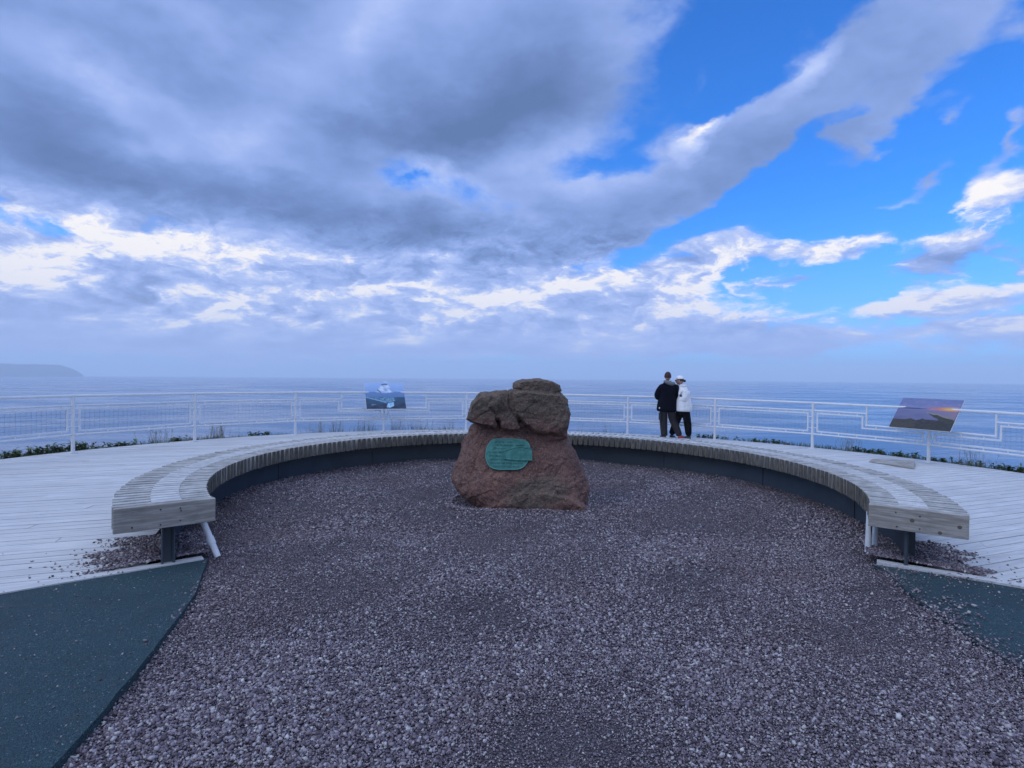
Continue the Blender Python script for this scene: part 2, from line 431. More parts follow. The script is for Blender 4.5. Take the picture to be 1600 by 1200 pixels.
# terrain of the headland: level under the site, then falling steeply to the sea
def terrain():
    bm = bmesh.new()
    radii = [0, 3, 6, 8.5, 8.93, 8.975, 9.2, 9.42, 9.9, 11, 13, 17, 24, 34, 48, 62, 80, 110]
    nseg = 120
    rows = []
    for r in radii:
        row = []
        for k in range(nseg):
            a = 2*math.pi*k/nseg
            back = max(0.0, -math.cos(a))           # landward side stays high
            x, y = CX+r*math.sin(a), CY+r*math.cos(a)
            if r < 8.94: z = -0.16
            elif r < 9.45: z = -0.035
            else:
                drop = -0.05 - (r-9.4)*0.62 - max(0, r-12)*0.25
                z = drop*(1-min(1, back*1.8)) + (-0.05)*min(1, back*1.8)
                z += 0.10*min(1, max(0, r-9.1)*.4)*noise.noise(Vector((x*0.5, y*0.5, 0))) + (r/90.0)*2.0*noise.noise(Vector((x*0.06, y*0.06, 3)))*min(1, (r-8.7)/20)
            row.append(bm.verts.new((x, y, max(z, -62.0))))
        rows.append(row)
    for a, b in zip(rows, rows[1:]):
        for k in range(nseg):
            k2 = (k+1) % nseg
            if a is rows[0]:
                continue
            bm.faces.new((a[k], a[k2], b[k2], b[k]))
    bm.faces.new(rows[1][::-1])
    for v in rows[0]: bm.verts.remove(v)
    mt, nt, bs = material('rough clifftop turf')
    co = objco(nt)
    n = nt.noise(co, 1.6, 6, 0.65)
    nt.put(bs.inputs['Base Color'], nt.ramp(n, [(0.3, (0.035, 0.05, 0.022)), (0.5, (0.06, 0.075, 0.03)), (0.7, (0.11, 0.095, 0.05))]))
    bs.inputs['Roughness'].default_value = 0.9
    bump(nt, bs, n, 0.8, 0.1)
    return from_bm('ground', bm, mt, smooth=True)
tag(terrain(), kind='structure')

def gp(px, py, z=0.0):
    """pixel of the photograph -> point on the tilted site plane at height z"""
    x, y = px-800, py-600
    c, s = math.cos(0.017), math.sin(0.017)
    xr, yr = x*c+y*s, -x*s+y*c
    p = -PITCH
    dX, dY, dZ = xr/F, 1.0, -yr/F
    Y = dY*math.cos(p)-dZ*math.sin(p); Z = dY*math.sin(p)+dZ*math.cos(p)
    t = (z-CAM_Z)/Z
    return Vector((dX*t, Y*t, z))
EDGE_R = [tuple(gp(px, py))[:2] for px, py in ((1384, 889), (1402, 906), (1424, 926), (1446, 944), (1470, 962), (1500, 984), (1530, 1004), (1566, 1027), (1602, 1049))] + [(2.72, 2.4), (2.78, 1.6), (2.9, 0.0), (3.2, -5)]
# gravel bed under the loose stones
def gravel_outline():
    pts = []
    n = 90
    for k in range(n+1):                                  # disc under and inside the bench
        a = A0 + (A1-A0)*k/n
        pts.append((CX+4.0*math.sin(a), CY+4.0*math.cos(a)))
    pts += [(3.25, 4.50)] + EDGE_R
    pts += [(-2.2, -5), (-1.95, 0.0), (-1.72, 1.6), (-1.75, 2.11), (-1.91, 2.86), (-2.03, 3.3), (-2.16, 3.77), (-2.33, 4.15), (-2.48, 4.47), (-2.75, 4.30)]
    return pts
GOUT = gravel_outline()
GO = np.array(GOUT)
def inside(x, y, poly):
    x = np.asarray(x); y = np.asarray(y); c = np.zeros(x.shape, bool)
    n = len(poly); j = n-1
    for i in range(n):
        xi, yi = poly[i]; xj, yj = poly[j]
        hit = ((yi > y) != (yj > y)) & (x < (xj-xi)*(y-yi)/((yj-yi) if yj != yi else 1e-9)+xi)
        c ^= hit; j = i
    return c
def dist_poly(x, y, poly):
    x = np.asarray(x); y = np.asarray(y); best = np.full(x.shape, 1e9)
    n = len(poly)
    for i in range(n):
        ax, ay = poly[i]; bx, by = poly[(i+1) % n]
        ux, uy = bx-ax, by-ay; L = ux*ux+uy*uy
        if L < 1e-9: continue
        t = np.clip(((x-ax)*ux+(y-ay)*uy)/L, 0, 1)
        best = np.minimum(best, np.hypot(x-ax-t*ux, y-ay-t*uy))
    return best

M_BED, nt, bs = material('purple grey gravel bed')
co = objco(nt)
v1 = nt.voro(co, 120.0, out='Color'); r1 = nt.sep(v1)[0]
v2 = nt.voro(co, 120.0, out='Distance')
c = nt.ramp(r1, [(0.0, (0.060, 0.044, 0.049)), (0.5, (0.140, 0.106, 0.114)), (0.85, (0.22, 0.182, 0.19)), (1.0, (0.38, 0.34, 0.34))])
c = nt.mix(nt.smooth(v2, 0.3, 0.75), c, (0.03, 0.024, 0.03))
nt.put(bs.inputs['Base Color'], c); bs.inputs['Roughness'].default_value = 0.85
bump(nt, bs, nt.m('SUBTRACT', 1.0, v2), 1.0, 0.012)
def bed():
    x0, x1, y0, y1, s = -4.2, 4.6, -5.0, 10.8, 0.10
    bm = bmesh.new()
    xs = np.arange(x0, x1, s); ys = np.arange(y0, y1, s)
    X, Y = np.meshgrid(xs, ys)
    rr = np.hypot(X-CX, Y-CY)
    ins = inside(X, Y, GOUT) | (dist_poly(X, Y, GOUT) < 0.12) | (rr < 3.7)
    Z = gz(X, Y) - 0.028
    vid = {}
    def vert(i, j):
        if (i, j) not in vid: vid[(i, j)] = bm.verts.new((X[i, j], Y[i, j], Z[i, j]))
        return vid[(i, j)]
    for i in range(len(ys)-1):
        for j in range(len(xs)-1):
            if ins[i, j] and ins[i+1, j] and ins[i, j+1] and ins[i+1, j+1]:
                bm.faces.new((vert(i, j), vert(i, j+1), vert(i+1, j+1), vert(i+1, j)))
    return from_bm('gravel_bed', bm, M_BED, smooth=True)
tag(bed(), kind='structure')

# loose stones
def stones():
    iv = np.array([(-1, -1, -1), (1, -1, -1), (1, 1, -1), (-1, 1, -1), (-0.8, -0.8, 1), (0.8, -0.8, 1), (0.8, 0.8, 1), (-0.8, 0.8, 1)], float)/1.45
    fc = np.array([(0, 2, 1), (0, 3, 2), (4, 5, 6), (4, 6, 7), (0, 1, 5), (0, 5, 4), (1, 2, 6), (1, 6, 5), (2, 3, 7), (2, 7, 6), (3, 0, 4), (3, 4, 7)])
    PX, PY, PS, PZ = [], [], [], []
    def scatter(n, x0, x1, y0, y1, size, sig, cond, lift=0.0):
        x = rng.uniform(x0, x1, n); y = rng.uniform(y0, y1, n)
        k = cond(x, y)
        x, y = x[k], y[k]
        fines = np.sin(x*2.3+1.7*np.sin(y*1.1))*np.sin(y*2.9+1.3*np.sin(x*1.7)+0.7)
        k = rng.uniform(0, 1, len(x)) > np.clip((fines-0.35)*1.3, 0, 0.72)
        x, y = x[k], y[k]
        coarse = 1.0+0.26*np.sin(x*1.9+1.0+0.8*np.sin(y*1.6))*np.sin(y*2.1+0.5*x)+0.10*np.sin(x*5.1-y*3.7)
        s = size*coarse*np.exp(rng.normal(0, sig, len(x)))
        z = gz(x, y) - 0.026 + s*rng.uniform(0.05, 0.75, len(x)) + lift
        pm = path_mask(x, y)
        nr = (x > 2.2) & ~pm & (y < 4.7)
        if nr.any(): z[nr] += 0.030*np.exp(-dist_poly(x[nr], y[nr], GOUT)/0.10)
        z = z + np.where(pm & ((x > 0) | (rng.uniform(0, 1, len(x)) < 0.22)), 0.034, 0.0)
        PX.append(x); PY.append(y); PS.append(np.minimum(s, 0.0145)); PZ.append(z)
    rockm = lambda x, y: (np.hypot((x-0.1)/0.66, (y-6.85)/0.42) > 1)
    ing = lambda x, y: inside(x, y, GOUT) & rockm(x, y)
    scatter(190000, -2.9, 3.4, 1.5, 3.2, 0.0052, 0.40, ing)
    scatter(175000, -3.6, 4.0, 3.2, 5.4, 0.0056, 0.38, ing)
    scatter(85000, -4.0, 4.4, 5.4, 8.2, 0.0074, 0.36, ing)
    scatter(36000, -4.0, 4.4, 8.2, 10.6, 0.0088, 0.3, ing)
    scatter(9000, -3.2, 4.2, -2.0, 1.5, 0.0120, 0.3, ing)
    # ragged spill over the edges of the paths
    def spill(x, y):
        d = dist_poly(x, y, GOUT)
        out = ~inside(x, y, GOUT) & (np.hypot(x-CX, y-CY) > 3.3) & (y < 4.6)
        w = np.where(x > 0, 0.10+0.04*np.sin(y*7), 0.030+0.02*np.sin(y*9))
        return out & (rng.uniform(0, 1, len(x)) < np.exp(-d/w)*np.where(x > 0, 1.3, 0.9))
    scatter(110000, -3.4, 4.2, 1.2, 4.6, 0.0062, 0.40, spill, 0.0)
    # gravel heaped under both bench ends and thrown out on the deck
    def heap(sign, n, thr, size, lift):
        a = (A0 if sign < 0 else A1) - sign*rng.uniform(0.028, 0.26, n)
        r = rng.uniform(3.35, 4.22, n)
        x = CX+r*np.sin(a); y = CY+r*np.cos(a)
        h = np.clip(1-(r-3.6)/0.56-0.25*np.sin(a*31)*np.sin(a*77), 0, 1)*np.clip(1-np.abs(np.abs(a-(A0 if sign < 0 else A1)))/0.30, 0, 1)
        k = rng.uniform(0, 1, n) < h*thr
        s = size*np.exp(rng.normal(0, 0.3, n))
        PX.append(x[k]); PY.append(y[k]); PS.append(s[k]); PZ.append((lift*h + 0.012 + s*0.4)[k])
    for sg in (-1, 1):
        heap(sg, 15000, 3.0, 0.0085, 0.03)
        n = 150
        a = (A0 if sg < 0 else A1) - sg*np.abs(rng.normal(0, 0.11, n)); r = 3.95+np.abs(rng.normal(0, 0.26, n))
        PX.append(CX+r*np.sin(a)); PY.append(CY+r*np.cos(a)); s = rng.uniform(0.004, 0.013, n); PS.append(s); PZ.append(0.012+s*0.3)
    # stones banked up against the foot of the boulder
    n = 5200
    a = rng.uniform(0, 6.283, n); q = 1.0+np.abs(rng.normal(0, 0.07, n))
    bx = 0.085+0.80*q*np.sign(np.cos(a))*np.abs(np.cos(a))**0.75; by = 6.80+0.47*q*np.sign(np.sin(a))*np.abs(np.sin(a))**0.75
    bs_ = 0.0075*np.exp(rng.normal(0, 0.35, n))
    PX.append(bx); PY.append(by); PS.append(np.minimum(bs_, 0.017)); PZ.append(gz(bx, by)-0.02+0.035*np.clip(1.15-q, 0, 1)*rng.uniform(0.3, 1.6, n)+bs_*0.4)
    # specks on the paths
    def onpath(x, y):
        return (~inside(x, y, GOUT)) & (np.hypot(x-CX, y-CY) > 3.4)
    n = 900
    x = np.concatenate([rng.uniform(-4.3, -1.6, n), rng.uniform(2.6, 4.4, n)]); y = rng.uniform(1.4, 4.3, 2*n)
    k = onpath(x, y) & path_mask(x, y)
    PX.append(x[k]); PY.append(y[k]); s = rng.uniform(0.003, 0.0075, k.sum()); PS.append(s); PZ.append(np.full(k.sum(), 0.009)+s*0.3)
    x = np.concatenate(PX); y = np.concatenate(PY); s = np.concatenate(PS); z = np.concatenate(PZ)
    n = len(x)
    V = iv[None, :, :]*rng.uniform(0.62, 1.25, (n, 8, 1))
    V = V*np.stack([rng.uniform(0.8, 1.35, n), rng.uniform(0.7, 1.1, n), rng.uniform(0.32, 0.7, n)], 1)[:, None, :]
    # tilt, then turn
    tx = rng.normal(0, 0.45, n); ty = rng.normal(0, 0.45, n); tz = rng.uniform(0, 6.283, n)
    c, q = np.cos(tx)[:, None], np.sin(tx)[:, None]
    V[:, :, 1], V[:, :, 2] = V[:, :, 1]*c-V[:, :, 2]*q, V[:, :, 1]*q+V[:, :, 2]*c
    c, q = np.cos(ty)[:, None], np.sin(ty)[:, None]
    V[:, :, 0], V[:, :, 2] = V[:, :, 0]*c+V[:, :, 2]*q, -V[:, :, 0]*q+V[:, :, 2]*c
    c, q = np.cos(tz)[:, None], np.sin(tz)[:, None]
    V[:, :, 0], V[:, :, 1] = V[:, :, 0]*c-V[:, :, 1]*q, V[:, :, 0]*q+V[:, :, 1]*c
    V = V*s[:, None, None] + np.stack([x, y, z], 1)[:, None, :]
    Fc = fc[None]+(np.arange(n)*8)[:, None, None]
    me = mesh_np('gravel', V.reshape(-1, 3), Fc.reshape(-1, 3), 3)
    mt, nt, bs = material('crushed purple slate')
    isl = island(nt); co = objco(nt)
    big = nt.noise(co, 0.7, 3, 0.6)
    c = nt.ramp(isl, [(0.0, (0.056, 0.040, 0.050)), (0.3, (0.132, 0.100, 0.118)), (0.58, (0.212, 0.168, 0.188)), (0.80, (0.312, 0.264, 0.280)), (0.93, (0.43, 0.385, 0.385)), (0.985, (0.45, 0.44, 0.40)), (1.0, (0.66, 0.63, 0.59))])
    c = nt.mix(nt.smooth(big, 0.48, 0.72, 0.0, 0.45), c, (0.130, 0.080, 0.078))
    sp = nt.noise(co, 260.0, 2, 0.5)
    c = nt.mix(nt.smooth(sp, 0.45, 0.7, 0.0, 0.3), c, (0.06, 0.05, 0.055))
    nt.put(bs.inputs['Base Color'], c); bs.inputs['Roughness'].default_value = 0.62
    return link('gravel', me, mt)

# paths of dark green bonded rubber on either side
LP = [(-2.44, 4.475), (-3.62, 3.505), (-6.5, 1.22), (-6.5, -5), (-2.18, -5), (-1.93, 0.0), (-1.70, 1.6), (-1.735, 2.11), (-1.80, 2.45), (-1.895, 2.86), (-2.01, 3.3), (-2.14, 3.77), (-2.30, 4.13)]
RP = [(3.02, 4.61), (4.05, 4.07), (7.0, 2.63), (7.0, -5)] + [(x-0.03, y) for x, y in EDGE_R[::-1]]
def path_mask(x, y):
    return inside(x, y, LP) | inside(x, y, RP)
M_MAT, nt, bs = material('dark teal bonded rubber')
co = objco(nt)
g1 = nt.voro(co, 190.0, out='Color'); gr = nt.sep(g1)[0]; gd = nt.voro(co, 190.0)
b1 = nt.noise(co, 1.4, 5, 0.6)
c = nt.ramp(gr, [(0.0, (0.014, 0.036, 0.043)), (0.55, (0.026, 0.072, 0.084)), (0.9, (0.042, 0.108, 0.120)), (0.985, (0.06, 0.12, 0.125)), (1.0, (0.30, 0.36, 0.34))])
c = nt.mix(nt.smooth(b1, 0.42, 0.68, 0.0, 0.7), c, (0.018, 0.046, 0.056))
d1 = nt.noise(nt.vm('MULTIPLY', co, (1.0, 2.2, 1.0)), 5.5, 6, 0.66)
c = nt.mix(nt.smooth(d1, 0.52, 0.74, 0.0, 0.55), c, (0.075, 0.088, 0.090))
nt.put(bs.inputs['Base Color'], c); bs.inputs['Roughness'].default_value = 0.8
bump(nt, bs, nt.m('ADD', nt.m('SUBTRACT', 1.0, gd), nt.m('MULTIPLY', nt.noise(co, 45, 5, 0.7), 2.2)), 1.0, 0.010)
def path(pts, zt):
    bm = bmesh.new()
    # subdivide and wobble the gravel side slightly
    out = []
    for i, p in enumerate(pts):
        q = pts[(i+1) % len(pts)]
        n = max(1, int(math.hypot(q[0]-p[0], q[1]-p[1])/0.12))
        for k in range(n):
            t_ = k/n
            x, y = p[0]+(q[0]-p[0])*t_, p[1]+(q[1]-p[1])*t_
            if i > 2: x += 0.008*noise.noise(Vector((x*6, y*6, 0)))
            out.append((x, y))
    lo = [bm.verts.new((x, y, -0.06)) for x, y in out]; hi = [bm.verts.new((x, y, zt)) for x, y in out]
    n = len(out)
    for k in range(n):
        bm.faces.new((lo[k], lo[(k+1) % n], hi[(k+1) % n], hi[k]))
    bm.faces.new(hi)
    return from_bm('path', bm, M_MAT)
tag(path(LP, 0.008), kind='structure'); tag(path(RP, 0.001), kind='structure')
tag(stones(), 'loose crushed purple grey gravel filling the circle in front of the boulder', 'gravel', kind='stuff')

# timber deck: every board runs one way, cut to the ring
def deck():
    bm = bmesh.new()
    th = R(21.5)
    ux, uy = math.cos(th), math.sin(th)          # along a board
    vx, vy = -uy, ux
    W, GAP = 0.136, 0.010
    ri, ro = 3.80, 8.92
    us = np.arange(-10, 10, 0.02)
    def mask(v):
        x = ux*us+vx*v; y = uy*us+vy*v
        r = np.hypot(x, y)
        a = np.arctan2(x, y)
        ok = (r > ri) & (r < ro) & (a > A0+0.10/np.maximum(r, 1)) & (a < A1-0.10/np.maximum(r, 1))
        d = np.diff(ok.astype(int))
        st = list(us[1:][d == 1]); en = list(us[1:][d == -1])
        return list(zip(st, en))
    v = -9.0
    while v < 9.0:
        a, b = mask(v), mask(v+W)
        if len(a) != len(b):
            mid = mask(v+W/2); a = b = mid
        for (s0, e0), (s1, e1) in zip(a, b):
            # boards are butt jointed at odd places
            cuts = [0.0]
            L = max(e0-s0, e1-s1)
            p = random.uniform(0.8, 3.6)
            while p < L-0.4:
                cuts.append(p/L); p += random.choice((2.4, 3.0, 3.6))
            cuts.append(1.0)
            for c0, c1 in zip(cuts, cuts[1:]):
                g = 0.003/L if L else 0
                z = random.uniform(-0.0015, 0.0015)
                q = []
                for (t, k) in ((c0+g, 0), (c1-g, 0), (c1-g, 1), (c0+g, 1)):
                    s, e = (s0, e0) if k == 0 else (s1, e1)
                    u = s+(e-s)*t; vv = v if k == 0 else v+W
                    q.append((CX+ux*u+vx*vv, CY+uy*u+vy*vv))
                hi = [bm.verts.new((x, y, 0.012+z)) for x, y in q]; lo = [bm.verts.new((x, y, -0.026)) for x, y in q]
                bm.faces.new(hi)
                for k in range(4):
                    bm.faces.new((lo[k], lo[(k+1) % 4], hi[(k+1) % 4], hi[k]))
        v += W+GAP
    # trim boards along both cut ends
    for a, s in ((A0, 1), (A1, -1)):
        q = []
        for (r, w) in ((3.42, 0.0), (ro, 0.0), (ro, 0.088), (3.42, 0.088)):
            q.append((CX+r*math.sin(a)+s*w*math.cos(a), CY+r*math.cos(a)-s*w*math.sin(a)))
        hi = [bm.verts.new((x, y, 0.017)) for x, y in q]; lo = [bm.verts.new((x, y, -0.03)) for x, y in q]
        bm.faces.new(hi)
        for k in range(4): bm.faces.new((lo[k], lo[(k+1) % 4], hi[(k+1) % 4], hi[k]))
    # rim joist round the outside
    n = 120
    for k in range(n):
        a, b = A0+(A1-A0)*k/n, A0+(A1-A0)*(k+1)/n
        v8 = [bm.verts.new(ring(aa, r, z)) for z in (-0.2, 0.008) for aa, r in ((a, ro+0.002), (b, ro+0.002), (b, ro+0.04), (a, ro+0.04))]
        for f in ((4, 5, 6, 7), (0, 1, 5, 4), (2, 3, 7, 6)):
            bm.faces.new([v8[i] for i in f])
    # dark sheet below the gaps: the joist void's shade put into its colour
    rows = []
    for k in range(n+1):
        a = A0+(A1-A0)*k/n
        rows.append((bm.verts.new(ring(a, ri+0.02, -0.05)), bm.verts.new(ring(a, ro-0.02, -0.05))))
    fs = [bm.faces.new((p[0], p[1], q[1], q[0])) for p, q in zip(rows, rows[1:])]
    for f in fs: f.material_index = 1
    me = bpy.data.meshes.new('deck')
    bmesh.ops.recalc_face_normals(bm, faces=bm.faces)
    bm.to_mesh(me); bm.free()
    me.materials.append(M_DECK); me.materials.append(M_SCUFF_SHADE)
    return link('deck', me)
tag(deck(), kind='structure')

# low wooden wedge left on the deck behind the bench
def wedge():
    bm = bmesh.new()
    a = gp(1356, 722, 0.014); b = gp(1427, 733.5, 0.014); d = gp(1428, 724, 0.014); e = gp(1362, 718.5, 0.014)
    q = [a, b, d, e]; hh = [0.012, 0.05, 0.06, 0.02]
    lo = [bm.verts.new(p) for p in q]; hi = [bm.verts.new(p+Vector((0, 0, h))) for p, h in zip(q, hh)]
    bm.faces.new(hi); bm.faces.new(lo[::-1])
    for k in range(4): bm.faces.new((lo[k], lo[(k+1) % 4], hi[(k+1) % 4], hi[k]))
    bmesh.ops.bevel(bm, geom=bm.edges[:], offset=0.006, segments=1, affect='EDGES')
    return from_bm('timber_wedge', bm, M_END)
tag(wedge(), 'low weathered timber wedge lying on the deck behind the bench', 'timber')

# ------------------------------------------------------------------ bench
def bench():
    root = empty('curved_bench', (CX, CY, 0))
    tag(root, 'horseshoe bench of weathered grey timber slats curving round the gravel', 'bench')
    Z1, H = 0.49, 0.165
    def loc(a, r, z): return Vector((r*math.sin(a), r*math.cos(a), z))
    bm = bmesh.new(); sp = bmesh.new()
    N = 160; step = (A1-A0)/N
    half_in = 0.0290
    for k in range(N+1):
        a = A0+step*k
        if k == 0 or k == N: continue
        jr = random.uniform(-0.006, 0.006); jz = random.uniform(-0.003, 0.002); ja = random.uniform(-0.0012, 0.0012)
        ca, sa = math.cos(a+ja), math.sin(a+ja)
        rot = Matrix.Rotation(-(a+ja), 3, 'Z')
        r0, r1 = RIN+jr, ROUT+random.uniform(-0.008, 0.008)
        rc = (r0+r1)/2
        add_box(bm, (rc*sa, rc*ca, Z1-H/2+jz), (half_in*2, r1-r0, H), rot, 0.004)
        if k < N-1:
            a2 = a+step/2
            rot2 = Matrix.Rotation(-a2, 3, 'Z')
            ri_, ro_ = RIN+0.215, RIN+0.415
            w = step*(ri_+ro_)/2-half_in*2+0.012
            rc2 = (ri_+ro_)/2
            add_box(sp, (rc2*math.sin(a2), rc2*math.cos(a2), Z1-0.052+jz), (w, ro_-ri_, 0.10), rot2)
            # pale facing plank piece on top of the slat in the worn band
            add_box(sp, (rc2*math.sin(a), rc2*math.cos(a), Z1+0.0008), (half_in*2-0.004, ro_-ri_, 0.008), rot, 0.001)
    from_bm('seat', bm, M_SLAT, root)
    o = from_bm('spacer_band', sp, M_SPACER, root)
    o['label'] = 'pale worn band along the middle of the seat'
    # thick end boards
    for a, s, holes, knots in ((A0, 1, [(0.30, 0.055), (0.43, 0.05), (0.435, 0.03), (0.30, -0.06), (0.43, -0.045), (0.12, -0.055)], []),
                        (A1, -1, [(0.19, 0.055), (0.35, 0.045), (0.35, -0.055), (0.2, -0.06)], [(0.30, 0.005, 0.016), (0.60, 0.0, 0.015), (0.48, -0.065, 0.014)])):
        bm = bmesh.new()
        rot = Matrix.Rotation(-a, 3, 'Z')
        rc = (RIN+ROUT)/2-0.005
        W = 0.67 if s > 0 else 0.655
        off = Vector((-s*math.cos(a)*0.010, s*math.sin(a)*0.010, 0))
        add_box(bm, Vector((rc*math.sin(a), rc*math.cos(a), Z1-0.088+0.004))+off, (0.045, W, 0.185), rot, 0.004)
        eb = from_bm('end_board', bm, M_END, root)
        # holes and knots on the outer face
        out = Vector((-s*math.cos(a), s*math.sin(a), 0))
        rad = Vector((math.sin(a), math.cos(a), 0))
        for (dr, dz_) in holes:
            bm = bmesh.new()
            r_ = (RIN+0.0+dr) if s < 0 else (ROUT-0.0-dr)
            c = rad*r_ + Vector((0, 0, Z1-0.088+dz_)) + out*0.0315
            add_tube(bm, [c, c+out*0.003], 0.0065, 8)
            from_bm('bolt', bm, M_BOLT, eb)
        for (dr, dz_, rr) in knots:
            bm = bmesh.new()
            c = rad*(RIN+dr) + Vector((0, 0, Z1-0.088+dz_)) + out*0.0315
            for q in range(3):
                add_tube(bm, [c+out*0.0004*q, c+out*(0.0012+0.0004*q)], rr*(1-0.3*q), 14)
            from_bm('knot', bm, M_KNOT, eb)
    # curved steel skirt, in plates with upright joints
    RS = 3.62
    nplate = 9
    for p in range(nplate):
        bm = bmesh.new()
        a, b = A0+0.012+(A1-A0-0.024)*p/nplate, A0+0.012+(A1-A0-0.024)*(p+1)/nplate
        n = 14
        rows = []
        for k in range(n+1):
            t_ = a+0.0008+(b-a-0.0016)*k/n
            rows.append([bm.verts.new(loc(t_, r, z)) for r, z in ((RS, -0.05), (RS, 0.325), (RS+0.012, 0.325), (RS+0.012, -0.05))])
        for u, w in zip(rows, rows[1:]):
            for q in range(4): bm.faces.new((u[q], u[(q+1) % 4], w[(q+1) % 4], w[q]))
        bm.faces.new(rows[0]); bm.faces.new(rows[-1][::-1])
        pl = from_bm('steel_skirt', bm, M_STEEL, root)
        # stiffener strap over the joint, top flange carrying the slats
        bm = bmesh.new()
        c = loc(b, RS-0.006, 0.14)
        if p < nplate-1: add_box(bm, c, (0.03, 0.008, 0.36), Matrix.Rotation(-b, 3, 'Z'))
        else: add_box(bm, loc(b, RS-0.006, 0.14), (0.010, 0.016, 0.37), Matrix.Rotation(-b, 3, 'Z'))
        from_bm('joint_strap', bm, M_STEEL, pl)
    bm = bmesh.new()
    rows = []
    for k in range(101):
        t_ = A0+0.02+(A1-A0-0.04)*k/100
        rows.append([bm.verts.new(loc(t_, r, z)) for r, z in ((RS-0.10, 0.3265), (RS+0.16, 0.3265), (RS+0.16, 0.3175), (RS-0.10, 0.3175))])
    for u, w in zip(rows, rows[1:]):
        for q in range(4): bm.faces.new((u[q], u[(q+1) % 4], w[(q+1) % 4], w[q]))
    from_bm('top_flange', bm, M_STEEL, root)
    # channel post under each end
    for a, s in ((A0+0.022, 1), (A1-0.09, -1)):
        bm = bmesh.new()
        rot = Matrix.Rotation(-a, 3, 'Z')
        add_box(bm, loc(a, RS+0.042, 0.13), (0.012, 0.080, 0.37), rot, 0.002)
        if s > 0:
            add_box(bm, loc(a-0.006, RS-0.001, 0.13), (0.055, 0.012, 0.368), rot, 0.002)
            add_box(bm, loc(a-0.006, RS+0.078, 0.13), (0.055, 0.012, 0.366), rot, 0.002)
        from_bm('leg', bm, M_STEEL, root)
    return root
bench()

def pipe(name, pts, rad, label, coupling=None, scuff=False):
    bm = bmesh.new()
    add_tube(bm, pts, rad, 14)
    o = from_bm(name, bm, M_PIPE, smooth=False)
    tag(o, label, 'pipe')
    p = [Vector(q) for q in pts]
    if coupling:
        bm = bmesh.new()
        t0, t1 = coupling
        a = p[0].lerp(p[-1], t0); b = p[0].lerp(p[-1], t1)
        add_tube(bm, [a, b], rad*1.22, 14)
        from_bm('coupling', bm, M_PIPE, o)
    if scuff:
        bm = bmesh.new()
        a = p[0].lerp(p[-1], 0.15)+Vector((0.004, -rad*0.86, 0)); b = p[0].lerp(p[-1], 0.62)+Vector((0.004, -rad*0.86, 0))
        add_box(bm, (a+b)/2, (0.012, 0.010, (a-b).length))
        from_bm('scuff', bm, M_SCUFF_SHADE, o)
    return o
g = gp(338, 868, 0.0)
pipe('plastic_pipe', [(-2.60, 4.62, 0.34), (g.x, g.y, -0.01)], 0.024, 'white plastic pipe slanting out of the gravel from under the left bench end', (0.56, 0.72))
g = gp(1354, 861, 0.0); g2 = gp(1363, 859, 0.0)
pipe('plastic_pipe', [(g.x+0.02, g.y+0.02, 0.35), (g.x, g.y, -0.01)], 0.026, 'dark scuffed white pipe standing on the gravel under the right bench end', None, True)
pipe('plastic_pipe', [(g2.x+0.035, g2.y+0.03, 0.35), (g2.x+0.008, g2.y, -0.01)], 0.024, 'clean white pipe standing beside the scuffed one under the right bench end')
